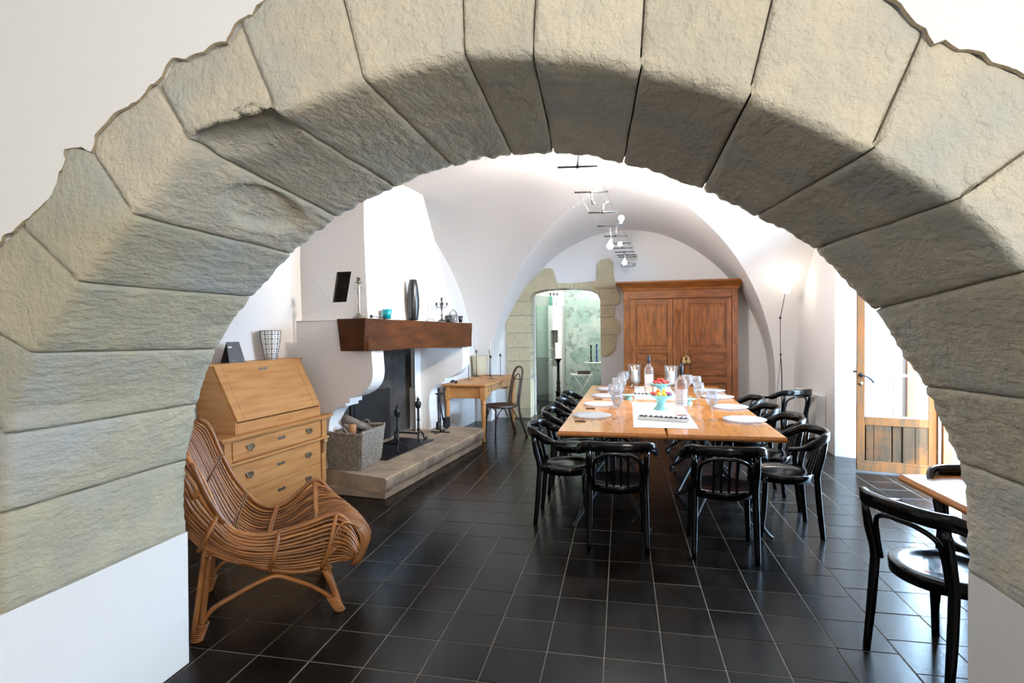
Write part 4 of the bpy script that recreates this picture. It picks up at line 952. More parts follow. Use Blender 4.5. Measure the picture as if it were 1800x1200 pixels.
# ------------------------------------------------------------ cable light system
def cz(y): return 2.75+.004*(y-6)**2*.2
ct = thing('cable_light_track', 'pair of thin ceiling cables carrying rods with halogen spot heads above the table', 'track light', (0, 0, 0))
P0 = [Vector((-.42, 3.93, 2.75)), Vector((-.01, 9.6, 2.78))]; P1 = [Vector((-.18, 3.96, 2.75)), Vector((.25, 9.6, 2.78))]
d0 = (P0[1]-P0[0])/(P0[1].y-P0[0].y); d1 = (P1[1]-P1[0])/(P1[1].y-P1[0].y)
def c0(y): return P0[0]+d0*(y-P0[0].y)
def c1(y): return P1[0]+d1*(y-P1[0].y)
b = MB(); b.tube([c0(2.26), c0(9.56)], .0014, 4); b.build('cable', 'steel', ct)
b = MB(); b.tube([c1(2.26), c1(9.56)], .0014, 4); b.build('cable', 'steel', ct)
heads = [(3.93, .10, 0), (4.70, -.10, 0), (5.58, .10, 0), (6.36, -.16, 1), (7.12, .15, 1), (7.78, .02, 2), (8.25, .08, 0), (8.70, -.10, 1), (9.1, -.03, 0), (9.35, -.10, 3)]
for k, (y, dz, kind) in enumerate(heads):
    a, c = c0(y), c1(y+.03); rd_ = MB(); ex = (c-a).normalized()*.02
    rd_.tube([a-ex, c+ex], .0075, 8); rd_.ball(tuple((a+c)/2), .017, 8, sq=(1, .8, .8)); r_o = rd_.build('rod', 'steel', ct)
    mid = (a+c)/2; hd = MB(); hd.tube([mid, mid+Vector((.01, 0, dz))], .009, 8); hd.tube([mid+Vector((.01, 0, dz)), mid+Vector((.06 if dz > 0 else .03, -.02, dz*1.05))], .008, 8)
    hd.build('lamp_arm', 'chrome', r_o)
    if kind == 1:
        g = MB(); s_ = 1 if dz < 0 else -1; zc = mid.z+dz-.05*s_
        g.lathe([(.010, .045*s_), (.045, -.025*s_), (.026, -.055*s_), (.0, -.06*s_)], 8, (mid.x+.0+(.07 if dz > 0 else 0), y, zc), cap=False); g.build('lamp_glass', 'frost', r_o)
    if kind == 2:
        g = MB(); g.ball((mid.x, y, mid.z-.01), .03, 10); g.build('lamp_bulb', 'bulb', r_o)
    if kind == 3:
        g = MB(); g.lathe([(.13, .02), (.12, -.02), (.10, -.03)], 20, (mid.x+.02, y, mid.z-.14)); g.build('lamp_glass', 'clear', r_o)
light('spot_hood', 'SPOT', (.0, 4.4, 2.68), 300, (1, .93, .84), .04, target=(-2.35, 6.0, 2.35), spot=R_(75), blend=.8)
light('spot_vault_right', 'SPOT', (-.05, 5.4, 2.70), 260, (1, .96, .92), .04, target=(1.9, 7.4, 2.9), spot=R_(100), blend=.9)
light('spot_vault_up', 'POINT', (-.15, 4.7, 2.84), 60, (1, .93, .86), .06)
light('spot_vault_up_far', 'POINT', (-.10, 5.7, 2.84), 46, (1, .93, .86), .06)
light('spot_table', 'SPOT', (-.12, 6.36, 2.5), 170, (1, .94, .86), .05, target=(.4, 6.2, .75), spot=R_(70), blend=.6)
light('spot_table_far', 'SPOT', (0, 8.6, 2.5), 120, (1, .94, .86), .05, target=(.3, 7.6, .75), spot=R_(80), blend=.6)
# ------------------------------------------------------------ black bentwood armchairs
def band(b, pts, ws, hs, n=None):
    """flat band swept along pts: ws horizontal thickness, hs vertical height"""
    P = [Vector(p) for p in pts]; k = len(P); vs = []
    for i in range(k):
        t = (P[min(k-1, i+1)]-P[max(0, i-1)]); t.z = 0; t.normalize(); m = Vector((t.y, -t.x, 0))
        W, H_ = ws[i]/2, hs[i]/2
        c = [(-1, -.7), (-.7, -1), (.7, -1), (1, -.7), (1, .7), (.7, 1), (-.7, 1), (-1, .7)]
        vs += [P[i]+m*W*a+Vector((0, 0, H_*e)) for a, e in c]
    fs = [(i*8+j, i*8+(j+1) % 8, (i+1)*8+(j+1) % 8, (i+1)*8+j) for i in range(k-1) for j in range(8)]
    fs += [tuple(range(7, -1, -1)), tuple((k-1)*8+j for j in range(8))]
    b.add(vs, fs, True)
def armchair(label, loc, rz, group, slats=True):
    t = thing('armchair', label, 'armchair', loc, rz, group)
    b = MB()
    def sp(u, v_):
        a = u*2*math.pi; r = v_; R0 = .235
        z = .468-.014*(1-min(1, (r/.75)**4)) if r < .93 else .468-.004*(r-.93)/.07
        return (R0*r*math.cos(a), .225*r*math.sin(a), z)
    b.grid(sp, 40, 14)
    for k, (r, q) in enumerate([(r, q) for r in (.05, .10) for q in range(6)]): pass
    b.build('seat', 'black', t)
    b = MB(); P = [(.228*math.cos(a), .218*math.sin(a), .440) for a in [2*math.pi*k/40 for k in range(40)]]
    vs = []; 
    for x, y, z in P:
        for kx, kz in ((.96, -.03), (1.03, -.03), (1.04, .018), (1.02, .027), (.96, .022)): vs.append((x*kx, y*kx, z+kz))
    b.add(vs, [(i*5+j, i*5+(j+1) % 5, ((i+1) % 40)*5+(j+1) % 5, ((i+1) % 40)*5+j) for i in range(40) for j in range(5)], True); b.build('seat_frame', 'black', t)
    ho = MB()
    for r in (.035, .07, .105):
        for q in range(int(r*110)):
            a = q*2*math.pi/int(r*110); x, y = r*math.cos(a), r*math.sin(a); ho.add([(x+.003*math.cos(c*math.pi/3), y+.003*math.sin(c*math.pi/3), .4548+.0002) for c in range(6)], [tuple(range(6))])
    ho.build('perforation', 'iron', t)
    for s in (-1, 1):
        b = MB(); b.tube(smooth_path([(s*.195, .155, .45), (s*.20, .165, .25), (s*.212, .19, 0)], 8), [.0215]*4+[.020]*2+[.018]*3, 8); b.build('leg', 'black', t)
        b = MB(); b.tube(smooth_path([(s*.204, -.245, 0), (s*.20, -.222, .22), (s*.195, -.205, .46)], 8)+[Vector((s*.196, -.215, .52)), Vector((s*.20, -.235, .60)), Vector((s*.203, -.25, .68)), Vector((s*.205, -.262, .735))], [.018, .019, .020, .021, .022, .0225, .0225, .023, .023, .022, .0235, .020, .015], 8); b.build('leg', 'black', t)
    # U-shaped top rail and arms
    b = MB(); P = []; ws = []; hs = []
    pts = smooth_path([(-.275, .02, .684), (-.278, -.06, .690), (-.272, -.15, .712), (-.235, -.235, .757), (-.15, -.295, .765), (0, -.318, .768), (.15, -.295, .765), (.235, -.235, .757), (.272, -.15, .712), (.278, -.06, .690), (.275, .02, .684)], 50)
    for i, p in enumerate(pts):
        q = abs(i/50-.5)*2; s = min(1, max(0, (.78-q)/.16)); s = s*s*(3-2*s); P.append(p); ws.append(.046-.014*s); hs.append(.028+.040*s)
    band(b, P, ws, hs); b.build('arm_rail', 'black', t)
    b = MB(); b.tube(smooth_path([(-.165, -.20, .46), (-.165, -.225, .58), (-.15, -.245, .66), (-.08, -.272, .70), (0, -.28, .706), (.08, -.272, .70), (.15, -.245, .66), (.165, -.225, .58), (.165, -.20, .46)], 40), .012, 8); b.build('back_bow', 'black', t)
    if slats:
        for x in (-.075, -.025, .025, .075):
            b = MB(); b.bar((x, -.212, .46), (x, -.278, .70), .016, .010, up=(0, 1, 0)); b.build('slat', 'black', t)
    return t
G1 = 'black bentwood armchairs around the long dining table'
c0_ = armchair('black armchair with its back to the arch at the left half of the table end', (-.045, 4.17, 0), R_(2), G1); TR = tree_of(c0_)
def ac(x, y, rz, lab): return dup(c0_, (x, y, 0), R_(rz), lab, G1, TR)
ac(.695, 4.13, -3, 'black armchair with its back to the arch at the right half of the table end')
for (x, y, r), lab in zip([(-.46, 4.60, -90), (-.46, 5.42, -88), (-.44, 6.17, -90), (-.43, 6.86, -91)],
    ['nearest black armchair along the left side of the table', 'second black armchair from the near end on the left side of the table', 'third black armchair from the near end on the left side of the table', 'farthest black armchair along the left side of the table']): ac(x, y, r, lab)
for (x, y, r), lab in zip([(1.22, 4.62, 90), (1.24, 5.24, 92), (1.22, 5.92, 90), (1.24, 6.62, 90)],
    ['nearest black armchair along the right side of the table', 'second black armchair from the near end on the right side of the table', 'third black armchair from the near end on the right side of the table', 'farthest black armchair along the right side of the table']): ac(x, y, r, lab)
n1 = armchair('large near black armchair drawn up to the cut-off table at the right edge', (1.49, 2.885, 0), R_(-66), 'black bentwood armchairs at the right-hand table', slats=False); TR2 = tree_of(n1)
dup(n1, (1.92, 3.20, 0), R_(178), 'black armchair on the far side of the cut-off table at the right edge', 'black bentwood armchairs at the right-hand table', TR2)
cc = dup(n1, (2.03, 7.62, 0), R_(30), 'black armchair standing alone in the corner before the white radiator', None, TR2)
if 'group' in cc: del cc['group']

# ------------------------------------------------------------ tables
def bistro(label, loc, rz, W, L_, group, bases):
    t = thing('dining_table', label, 'table', loc, rz, group)
    b = MB(); e = .012
    prof = [(0, .712), (e, .706), (0, .0)]
    x0, x1, y0, y1 = .002, W-.002, .002, L_-.002
    lv = [(-.0+.018, .706), (.004, .712), (0, .722), (0, .730), (.010, .750)]
    vs = []
    for o, z in lv: vs += [(x0+o, y0+o, z), (x1-o, y0+o, z), (x1-o, y1-o, z), (x0+o, y1-o, z)]
    fs = [(3, 2, 1, 0), tuple(16+k for k in range(4))]+[(4*i+k, 4*i+(k+1) % 4, 4*i+4+(k+1) % 4, 4*i+4+k) for i in range(4) for k in range(4)]
    b.add(vs, fs); b.build('tabletop', 'table', t)
    for (cx_, cy_) in bases:
        b = MB(); b.tube([(cx_, cy_, .20), (cx_, cy_, .70)], .028, 12); b.lathe([(.045, .26), (.055, .30), (.03, .36)], 14, (cx_, cy_, 0)); b.build('column', 'iron', t)
        b = MB(); b.bx(cx_-W*.38, cx_+W*.38, cy_-.02, cy_+.02, .685, .707); b.bx(cx_-.02, cx_+.02, cy_-.3, cy_+.3, .685, .707); b.build('top_bracket', 'iron', t)
        for sx, sy in ((-1, -1), (1, -1), (1, 1), (-1, 1)):
            b = MB(); b.tube([(cx_, cy_, .29), (cx_+sx*.14, cy_+sy*.20, .20), (cx_+sx*.285, cy_+sy*.48, .024), (cx_+sx*.305, cy_+sy*.515, .014)], [.022, .019, .015, .014], 6); b.build('foot', 'iron', t)
    return t
TA = R_(-1.35); TO = Vector((-.532, 4.485, 0)); TMx = Matrix.Translation(TO) @ Matrix.Rotation(TA, 4, 'Z')
def TP(x, y, z=0): p = TMx @ Vector((x, y, z)); return (p.x, p.y, p.z)
W_ = .882; L1, L2 = 1.93, 1.72
bb_ = [(.44, .40), (.44, 1.47)]
G2 = 'four butted honey-coloured tables forming the long dining table'
bistro('near left honey-coloured tabletop of the long dining table', TP(0, 0), TA, W_, L1, G2, bb_)
bistro('near right honey-coloured tabletop of the long dining table', TP(.884, 0), TA, W_, L1, G2, bb_)
bistro('far left honey-coloured tabletop of the long dining table', TP(0, L1+.004), TA, W_, L2, G2, [(.44, .45), (.44, 1.3)])
bistro('far right honey-coloured tabletop of the long dining table', TP(.884, L1+.004), TA, W_, L2, G2, [(.44, .45), (.44, 1.3)])
rt = bistro('honey-coloured tabletop cut off at the right edge of the arch', (1.555, 2.86, 0), R_(2), .95, .60, None, [(.80, .3)])
# second, larger table stands beyond the jamb
# ------------------------------------------------------------ table linen
def runner(x0, y0, x1, y1, lab, skew=.02):
    b = MB()
    def f(u, v_):
        x = x0+(x1-x0)*u+skew*v_; y = y0+(y1-y0)*v_
        return (x, y, .7512+.0016*abs(nz((x*14, y*9, 2)))+.0006)
    b.grid(f, 16, 30); b.grid(lambda u, v_: (f(u, v_)[0], f(u, v_)[1], .7508), 1, 1, flip=True)
    single(b, 'table_runner', 'linen', lab, 'runner', (0, 0, 0), 0, 'white linen runners on the dining table')
runner(.095, 4.74, .625, 6.33, 'white linen runner on the near half of the dining table')
runner(.155, 6.58, .645, 8.02, 'white linen runner on the far half of the dining table')
# ------------------------------------------------------------ place settings
def plate(x, y, lab):
    b = MB(); b.lathe([(.11, 0), (.125, .004), (.185, .016), (.186, .019), (.125, .008), (.02, .007), (.0, .007)], 36)
    t = thing('glass_plate', lab, 'plate', (x, y, .7505), random.random()*3, 'wide glass plates on the dining table'); b.build('body', 'plate_glass', t)
    b = MB(); 
    for r in (.135, .155, .172): b.tube(circ(r, 36, z=.0085+(r-.125)*.20), .0014, 4, closed=True)
    b.build('rib', 'plate_glass', t)
order = ['nearest', 'second', 'third', 'farthest']
PL = [(-.30, 5.06+.02), (-.255, 5.80), (-.215, 6.55), (-.19, 7.40)]
PL = [(-.285, 5.27), (-.235, 6.07), (-.185, 6.84), (-.155, 7.60)]
PR = [(1.075, 5.20), (1.095, 6.0), (1.115, 6.84), (1.135, 7.50)]
def mat_knife():
    pass
def cutlery(cx, cy_, side, kind, lab, grp):
    t = thing(kind, lab, kind.split('_')[-1], (cx, cy_, .7512), R_(-1.3) if side > 0 else R_(178.7), grp)
    if kind == 'table_knife':
        b = MB(); b.bx(-.12, -.02, -.009, .009, 0, .011); b.build('handle', 'bentwood', t, bevel=.003)
        b = MB(); b.prism([(-.02, -.007), (.10, -.010), (.125, .002), (.10, .008), (-.02, .007)], lambda a, c: (a, c, .003), lambda a, c: (a, c, .0055)); b.build('blade', 'chrome', t)
    else:
        b = MB(); b.bar((-.10, 0, .005), (.03, 0, .006), .008, .004); b.bar((.03, 0, .006), (.05, 0, .004), .022, .003)
        for k in range(4): b.bar((.05, -.0095+.0063*k, .004), (.10, -.0095+.0063*k, .007), .003, .002)
        b.build('body', 'chrome', t)
for k in range(4):
    x, y = PL[k]; plate(x, y, 'wide glass plate on the left side of the table, %s from the arch' % order[k])
    cutlery(x-.02, y-.30, 1, 'table_knife', 'dark-handled knife on the near side of the %s left plate' % order[k], 'knives on the left side of the table')
    x, y = PR[k]; plate(x, y, 'wide glass plate on the right side of the table, %s from the arch' % order[k])
    cutlery(x+.02, y-.26, -1, 'table_fork', 'silver fork on the near side of the %s right plate' % order[k], 'forks on the right side of the table')
gp = MB(); gp.lathe([(.046, 0), (.046, .002), (.006, .007), (.0045, .02), (.0045, .095), (.012, .115), (.040, .145), (.052, .18), (.052, .20), (.045, .25), (.0435, .25), (.050, .20), (.050, .18), (.038, .148), (.01, .12), (.0, .118)], 20, cap=False)
gmesh = gp.mesh('wine_glass', 'clear')
def glass(x, y, lab, s=1.0):
    o = bpy.data.objects.new('wine_glass', gmesh); COL.objects.link(o); o.location = (x, y, .7508); o.scale = (s, s, s); tag(o, lab, 'wine glass', 'stemmed wine glasses on the dining table')
for (x, y), lab in zip([(-.045, 5.16), (-.09, 5.86), (-.035, 6.02), (-.06, 6.62), (.005, 6.80), (.0, 7.40), (.045, 7.62)],
    ['nearest wine glass in the left row', 'second wine glass in the left row, by the second plate', 'third wine glass in the left row, just inside the second', 'fourth wine glass in the left row, by the third plate', 'fifth wine glass in the left row, just inside the fourth', 'sixth wine glass in the left row, beside the left hurricane lamp', 'farthest wine glass in the left row, behind the sixth']): glass(x, y, lab)
for (x, y), lab in zip([(.80, 5.19), (.79, 5.98), (.79, 6.95), (.87, 6.78)],
    ['nearest wine glass in the right row', 'second wine glass in the right row', 'left one of the paired wine glasses farther up the right row', 'right one of the paired wine glasses farther up the right row']): glass(x, y, lab, 1.05)
def bottle(x, y, lab, s):
    t = thing('wine_bottle', lab, 'bottle', (x, y, .7525), 0, 'rose wine bottles on the dining table'); t.scale = (s, s, s)
    b = MB(); b.lathe([(.0, .012), (.045, .003), (.056, .0), (.060, .01), (.060, .315), (.057, .338), (.045, .360), (.026, .380), (.019, .40), (.018, .50), (.0, .50)], 24, cap=False); b.build('body', 'rose', t)
    b = MB(); b.lathe([(.0195, .40), (.0195, .41), (.0205, .411), (.0205, .515), (.0, .515)], 18, cap=False); b.build('capsule', 'foil', t)
    b = MB(); b.grid(lambda u, v_: (.0612*math.cos(-2.6+2.0*u), .0612*math.sin(-2.6+2.0*u), .10+.165*v_), 14, 1, flip=True); lb = b.build('label', 'label', t)
    b = MB()
    for z, a0, a1 in ((.150, -2.4, -1.0), (.128, -2.55, -.7), (.1255, -2.55, -.7)): b.grid(lambda u, v_: (.0616*math.cos(a0+(a1-a0)*u), .0616*math.sin(a0+(a1-a0)*u), z+.0022*v_), 10, 1, flip=True)
    b.build('label_line', 'steel', lb)
bottle(.555, 5.42, 'near magnum of rose wine with a black capsule on the near runner', .97)
bottle(.335, 7.10, 'far magnum of rose wine with a black capsule on the far runner', .97)
def hurricane(x, y, lab):
    t = thing('hurricane_candle', lab, 'candle holder', (x, y, .7508), 0, 'glass hurricane candle holders on the dining table')
    b = MB(); b.lathe([(.055, 0), (.06, .006), (.045, .03), (.06, .06), (.082, .10), (.084, .24), (.088, .30), (.103, .325), (.099, .325), (.083, .30), (.079, .24), (.077, .10), (.05, .065), (.0, .06)], 24, cap=False); b.build('hurricane_glass', 'hurricane', t)
    b = MB(); b.lathe([(.042, .075), (.042, .245), (.036, .25), (.0, .247)], 20); c = b.build('candle', 'wax', t)
    b = MB(); b.lathe([(.004, .252), (.009, .265), (.006, .285), (.0, .30)], 10); b.build('flame', 'flame', c)
    b = MB(); b.lathe([(.048, .068), (.06, .076), (.0, .076)], 18); b.build('sand', mat('pale_sand', (.55, .48, .36), .9) if 'pale_sand' not in bpy.data.materials else bpy.data.materials['pale_sand'], t)
    light('candle_light', 'POINT', (x, y, 1.06), .5, (1, .65, .35), .01)
hurricane(.175, 8.0-.12, 'left glass hurricane holder with a lit pillar candle at the far table end')
hurricane(.655, 7.66, 'right glass hurricane holder with a lit pillar candle, half behind the near bottle')
def stand(x, y, lab, s, fruits):
    t = thing('cake_stand', lab, 'cake stand', (x, y, .7525), 0, 'turquoise footed dishes on the dining table'); t.scale = (s, s, s)
    b = MB(); b.lathe([(.075, 0), (.078, .008), (.058, .03), (.046, .06), (.046, .085), (.06, .105), (.085, .13), (.128, .145), (.130, .150), (.124, .150), (.07, .138), (.0, .132)], 32, cap=False); b.lathe([(.075, 0), (.0, .001)], 32, cap=False); b.build('body', 'turq', t)
    if s > .5:
        for k, (m_, a, r, z) in enumerate(fruits):
            fb_ = MB(); fb_.ball((0, 0, 0), .021, 8, sq=(1, .9, .85)); o = fb_.build('fruit', m_); nm = 'strawberry' if m_ == 'red' else 'candied_fruit'
            o.name = nm; o.location = (x+r*s*math.cos(a), y+r*s*math.sin(a), .7525+z*s)
            fr_cnt.append(o); col_ = {'red': 'red', 'orange': 'orange', 'yellow': 'yellow', 'purple': 'purple'}[m_]
            which = 'far' if y > 6.3 else 'near'
            tag(o, '%s round fruit heaped on the %s turquoise footed dish' % (col_, which), 'fruit', '%s fruits on the %s footed dish' % (col_, which))
fr_cnt = []
fa = [('red', .5+k*2*math.pi/8, .085, .165) for k in range(8)]+[('red', .2+k*2*math.pi/5, .042, .172) for k in range(5)]+[('red', .9, .0, .19), ('red', 3.2, .03, .198), ('red', 5.2, .032, .198)]
fbn = []
for k in range(10):
    a = math.pi*1.0+k*2*math.pi/10; x_ = math.cos(a); fbn.append(('red' if x_ < -.5 else 'yellow' if x_ < .45 else 'purple', a, .088, .163))
for k in range(6):
    a = k*math.pi/3; x_ = math.cos(a); fbn.append(('orange' if x_ < -.2 else 'yellow' if x_ < .6 else 'purple', a, .045, .168))
fbn += [('orange', 3.0, .03, .192), ('yellow', .2, .03, .192)]
stand(.395, 5.80, 'near turquoise footed dish heaped with coloured fruits', 1.0, fbn)
stand(.475, 7.00, 'far turquoise footed dish heaped with red strawberries', 1.0, fa)
b = MB(); b.lathe([(.06, 0), (.055, .012), (.04, .03), (.09, .052), (.10, .055), (.09, .057), (.0, .045)], 28, cap=False)
single(b, 'small_turquoise_dish', 'turq', 'low turquoise dish standing between the near bottle and the right wine glasses', 'dish', (.705, 6.28, .7508))
b = MB(); b.lathe([(.05, 0), (.045, .012), (.035, .03), (.08, .048), (.09, .052), (.08, .054), (.0, .042)], 28, cap=False)
single(b, 'small_turquoise_dish', 'turq', 'low turquoise dish half hidden behind the left row of wine glasses', 'dish', (.075, 6.60, .7508))
def tray(x, y, rz, lab, which):
    t = thing('olive_tray', lab, 'tray', (x, y, .7535), rz, 'long white trays of black olives')
    b = MB(); L_, w1 = .235, .042
    b.add([(-L_+.01, -w1+.008, 0), (L_-.01, -w1+.008, 0), (L_-.01, w1-.008, 0), (-L_+.01, w1-.008, 0), (-L_, -w1, .030), (L_, -w1, .030), (L_, w1, .030), (-L_, w1, .030), (-L_+.006, -w1+.006, .030), (L_-.006, -w1+.006, .030), (L_-.006, w1-.006, .030), (-L_+.006, w1-.006, .030), (-L_+.012, -w1+.012, .006), (L_-.012, -w1+.012, .006), (L_-.012, w1-.012, .006), (-L_+.012, w1-.012, .006)],
          [(3, 2, 1, 0)]+[(i, (i+1) % 4, 4+(i+1) % 4, 4+i) for i in range(4)]+[(4+i, 4+(i+1) % 4, 8+(i+1) % 4, 8+i) for i in range(4)]+[(8+i, 8+(i+1) % 4, 12+(i+1) % 4, 12+i) for i in range(4)]+[(12, 13, 14, 15)]); b.build('dish', 'ceramic', t)
    ca_, sa_ = math.cos(rz), math.sin(rz)
    for k in range(20):
        lx = -.20+.40*(k//2)/9+random.uniform(-.006, .006); ly = (-.014 if k % 2 else .014)+random.uniform(-.004, .004)
        o = bpy.data.objects.new('olive', olm); COL.objects.link(o); o.location = (x+lx*ca_-ly*sa_, y+lx*sa_+ly*ca_, (.7535+.029)); o.rotation_euler = (0, 0, random.random()*3)
        tag(o, 'small shiny black olive lying in the %s white tray' % which, 'olive', 'black olives in the %s tray' % which)
ob = MB(); ob.ball((0, 0, 0), .0155, 8, sq=(1.15, 1, .95)); olm = ob.mesh('olive', 'olive')
tray(.365, 5.10, R_(-16), 'near long white tray of black olives on the near runner', 'near')
tray(.36, 6.84, R_(-8), 'far long white tray of black olives behind the footed dish', 'far')
# ------------------------------------------------------------ glazed garden door, opened inwards
dl = thing('garden_door', 'weathered wooden half-glazed door leaf standing open at the right wall', 'door', (2.505, 6.56, 0), R_(-14.5))
DW, DH = .72, 2.45
def dbx(name, x0, x1, z0, z1, y0=-.022, y1=.022, m='door_wood', par=None, bevel=.004, label=None):
    b = MB(); b.bx(x0, x1, y0, y1, z0, z1); return b.build(name, m, par or dl, bevel=bevel, label=label)
dbx('stile', 0, .075, .03, DH); dbx('stile', DW-.085, DW, .03, DH)
dbx('top_rail', .075, DW-.085, DH-.1, DH); dbx('middle_rail', .075, DW-.085, .515, .605); dbx('bottom_rail', .0, DW, .02, .10, -.035, .03)
dbx('bottom_rail', .06, DW-.07, .10, .13)
dbx('panel_back', .07, DW-.08, .10, .52, .008, .016, 'door_panel', bevel=0)
for x0, x1 in ((.085, .155), (.157, .315), (.327, .41), (.415, .52), (.522, .632)):
    dbx('plank', x0, x1, .128, .512, -.020 if x0 not in (.327,) else -.006, .01, 'door_panel', bevel=.005)
for x in (.345,): dbx('glazing_bar', x-.011, x+.011, .605, DH-.1, -.016, .016, 'white_paint', bevel=.003)
for z in (1.055, 1.50, 1.93): dbx('glazing_bar', .075, DW-.085, z-.011, z+.011, -.018, .018, 'white_paint', bevel=.003)
dbx('putty_edge', .075, .083, .605, DH-.1, -.014, .014, 'white_paint', bevel=0); dbx('putty_edge', .627, .635, .605, DH-.1, -.014, .014, 'white_paint', bevel=0); dbx('putty_edge', .075, .635, .605, .615, -.016, .016, 'white_paint', bevel=0)
zs_ = [.605, 1.055, 1.50, 1.93, DH-.1]
for x0, x1 in ((.083, .334), (.356, .627)):
    for k in range(4): dbx('pane', x0, x1, zs_[k], zs_[k+1], -.002, .002, 'pane', bevel=0)
h_ = MB(); h_.lathe([(.020, 0), (.022, .008), (.010, .014), (.009, .04)], 12, mx=Matrix.Translation((.038, -.022, 1.055)) @ Matrix.Rotation(R_(90), 4, 'X')); h_.tube(smooth_path([(.038, -.060, 1.055), (.08, -.065, 1.045), (.12, -.063, 1.02), (.145, -.06, .99), (.15, -.06, .975)], 14), [.009]*6+[.011]*9, 8); h_.build('handle', 'iron', dl)
h_ = MB(); h_.lathe([(.022, 0), (.022, .006), (.006, .008)], 12, mx=Matrix.Translation((.038, -.022, .965)) @ Matrix.Rotation(R_(90), 4, 'X')); h_.build('keyhole_plate', 'brass', dl)
h_ = MB(); h_.lathe([(.012, 0), (.012, .03)], 8, mx=Matrix.Translation((.0, .0, 1.09)) @ Matrix.Rotation(R_(-90), 4, 'Y')); h_.build('latch', 'iron', dl)
# door frame posts in the embrasure
fr = MB(); 
for (x, y) in ((3.24, 6.30), (3.20, 6.93), (3.30, 5.02)): fr.box((x, y, 1.3), (.08, .07, 2.6), rz=R_(-8))
fr.box((3.25, 6.0, 2.63), (.09, 2.0, .10)); fr.box((3.25, 6.62, .015), (.10, .62, .03))
door_1 = fr.build('door_1', 'walnut', bevel=.004); door_1['kind'] = 'structure'
# yard outside: pale wall opposite, teal garden chair
yw = MB(); yw.bx(7.6, 7.9, 2, 16, -.1, 2.2); yw_o = yw.build('wall_outside', 'plaster'); yw_o['kind'] = 'structure'
wp = MB(); 
gch = thing('garden_chair', 'teal painted garden chair just outside the open door', 'chair', (3.78, 6.95, -.05), R_(70))
for s in (-1, 1):
    b = MB(); b.tube([(s*.2, -.2, .0), (s*.2, -.2, .45), (s*.2, -.26, .86)], .014, 6); b.build('leg', 'teal_paint', gch)
    b = MB(); b.tube([(s*.2, .2, 0), (s*.2, .2, .45)], .014, 6); b.build('leg', 'teal_paint', gch)
for k in range(5): b = MB(); b.bx(-.2, .2, -.2+.085*k, -.13+.085*k, .45, .47); b.build('slat', 'teal_paint', gch)
for k in range(3): b = MB(); b.bx(-.2, .2, -.26+.01*k*-1, -.24-.01*k, .55+.11*k, .63+.11*k); b.build('slat', 'teal_paint', gch)
# ------------------------------------------------------------ room behind the doorway
rb = MB(); y0_, y1_ = YB+.46, 12.55
rb.bx(-2.0, .8, y1_, y1_+.1, 0, 3.1); rb.bx(-2.0, -1.88, y0_, y1_, 0, 3.1); rb.bx(.5, .6, y0_, y1_, 0, 3.1); rb.bx(-2.0, .6, y0_, y1_, 3.0, 3.1)
rb.bx(-2.0, DX0, YB+.44, YB+.47, 0, 3.1); rb.bx(DX1, .6, YB+.44, YB+.47, 0, 3.1); rb.bx(DX0, DX1, YB+.44, YB+.47, 2.30, 3.1)
rbo = rb.build('wall_back_room', 'plaster'); rbo['kind'] = 'structure'
gw = MB(); gw.bx(-1.27, .45, 12.50, 12.545, .02, 2.52); single(gw, 'patina_panel', 'green_wall', 'mottled green patina wall panel at the back of the far room', 'wall panel', bevel=.004)
cabt = thing('alcove_column', 'white wall column with a tall grey alcove beyond the glass door', 'column', (-1.42, 12.0, 0))
b = MB(); b.bx(-.155, -.10, -.1, .42, 0, 2.10); b.bx(.055, .15, -.1, .42, 0, 2.10); b.bx(-.10, .055, -.1, .42, 1.56, 2.10); b.bx(-.10, .055, -.1, .42, 0, .75); b.bx(-.10, .055, .38, .42, .75, 1.56); b.build('body', 'white_paint', cabt)
shf = thing('frosted_cabinet', 'pale green frosted glass cabinet at the left of the far room', 'cabinet', (-1.73, 12.2, 0))
b = MB(); b.bx(-.13, .13, -.1, .3, .95, 2.12); b.build('body', mat('frosted_green', (.45, .62, .52), .3), shf, bevel=.004)
for z in (1.25, 1.56, 1.85): b = MB(); b.bx(-.125, .125, -.108, -.098, z, z+.012); b.build('shelf', 'ceramic', shf)
b = MB(); b.bx(-.13, .13, -.1, .3, 0, .95); b.build('base', mat('grey_base', (.22, .24, .23), .6), shf)
for k, (x, y, m_, lab) in enumerate(((-1.53, 12.0, 'siphon', 'green soda siphon, leftmost of the three on top of the white column'), (-1.46, 12.05, 'plate_glass', 'clear soda siphon in the middle of the three on the white column'), (-1.39, 12.10, 'plate_glass', 'clear soda siphon, rightmost of the three on the white column'))):
    t = thing('soda_siphon', lab, 'siphon', (x, y, 2.1008), 0, 'old soda siphons on the white column')
    b = MB(); b.lathe([(.034, 0), (.036, .02), (.034, .17), (.014, .21), (.012, .23)], 14); b.build('body', m_, t)
    b = MB(); b.lathe([(.015, .228), (.013, .27), (.004, .29)], 10); b.tube([(0, 0, .26), (-.035, 0, .27), (-.045, 0, .24)], .006, 6); b.build('spout', 'iron', t)
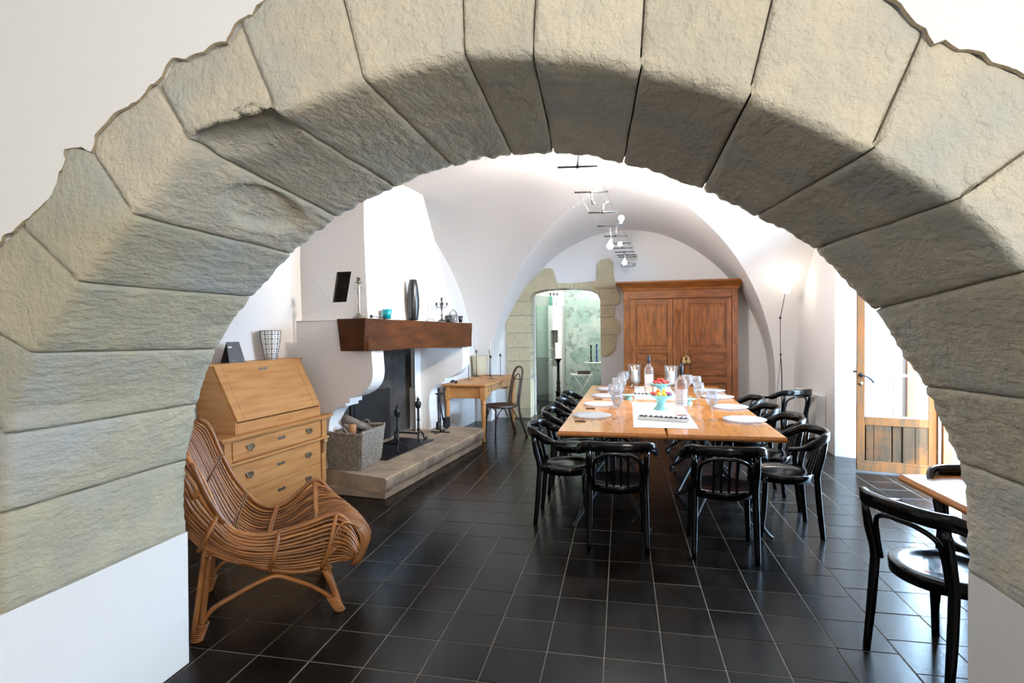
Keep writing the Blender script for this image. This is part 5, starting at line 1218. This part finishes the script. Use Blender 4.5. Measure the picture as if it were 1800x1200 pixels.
# frameless glass door
gd = thing('glass_door', 'frameless glass door standing ajar in the stone doorway', 'door', (-1.575, YB+.40, 0), R_(72))
b = MB(); b.bx(0, .78, -.005, .005, .02, 2.22); b.build('pane', 'door_glass', gd)
b = MB(); b.bx(-.012, .012, -.012, .012, .0, 2.26); b.build('side_channel', 'radiator', gd)
for z in (.98, 1.2):
    b = MB(); b.tube([(.58, -.03, z), (.76, -.03, z)], .011, 8); b.tube([(.60, 0, z), (.60, -.03, z)], .008, 6); b.tube([(.74, 0, z), (.74, -.03, z)], .008, 6); b.build('handle', 'chrome', gd)
b = MB(); b.bx(.0, .07, -.016, .016, 2.12, 2.20); b.build('hinge', 'chrome', gd); b = MB(); b.bx(.0, .07, -.016, .016, .10, .18); b.build('hinge', 'chrome', gd)
cst = thing('candle_pedestal', 'tall black turned candle stand with a fat white candle seen through the doorway', 'candle stand', (-1.30, 11.35, 0))
b = MB(); b.lathe([(.14, 0), (.13, .03), (.08, .05), (.06, .10), (.055, .26), (.07, .28), (.035, .30), (.045, .36), (.03, .40), (.045, .46), (.03, .50), (.028, .88), (.05, .93), (.075, .95), (.075, .965)], 20); b.build('column', 'black', cst)
b = MB(); b.lathe([(.08, .967), (.085, .98), (.075, .985), (.06, .987), (.06, 1.30), (.0, 1.295)], 20); b.build('candle', 'wax', cst)
ft = thing('folding_table', 'white metal bistro table carrying a dark and a blue candlestick', 'table', (-.50, 11.95, 0))
b = MB(); b.lathe([(.30, .845), (.30, .865), (.0, .866)], 28); b.build('top', 'white_paint', ft)
for s in (-1, 1): b = MB(); b.tube([(s*.22, -.15, 0), (-s*.2, .12, .845)], .009, 6); b.build('leg', 'white_paint', ft)
for x, hh, m_, lab in ((-.65, .36, 'black', 'dark turned candlestick at left on the white bistro table'), (-.53, .38, 'blue', 'blue glass candlestick at right on the white bistro table')):
    b = MB(); b.lathe([(.05, 0), (.045, .012), (.012, .03), (.02, hh*.3), (.012, hh*.35), (.018, hh*.6), (.012, hh*.7), (.015, hh*.9), (.028, hh)], 14); single(b, 'turned_candlestick', m_, lab, 'candlestick', (x, 11.9, .8665))
fc = thing('folding_chair', 'small white metal folding chair before the green panel', 'chair', (-.86, 11.75, 0), R_(15))
b = MB(); b.bx(-.22, .22, -.18, .18, .60, .615); b.build('seat', 'white_paint', fc)
for s in (-1, 1): b = MB(); b.tube([(-.2, s*.17, 0), (.18, s*.17, .60)], .008, 6); b.tube([(.2, s*.17, 0), (-.18, s*.17, .60)], .008, 6); b.build('leg', 'white_paint', fc)
b = MB(); b.bx(-.13, .13, -.07, .07, 0, .07); single(b, 'dark_box', 'bentwood', 'dark rectangular box lying on the white folding chair', 'box', (-.80, 11.75, .6155), R_(10), bevel=.004)
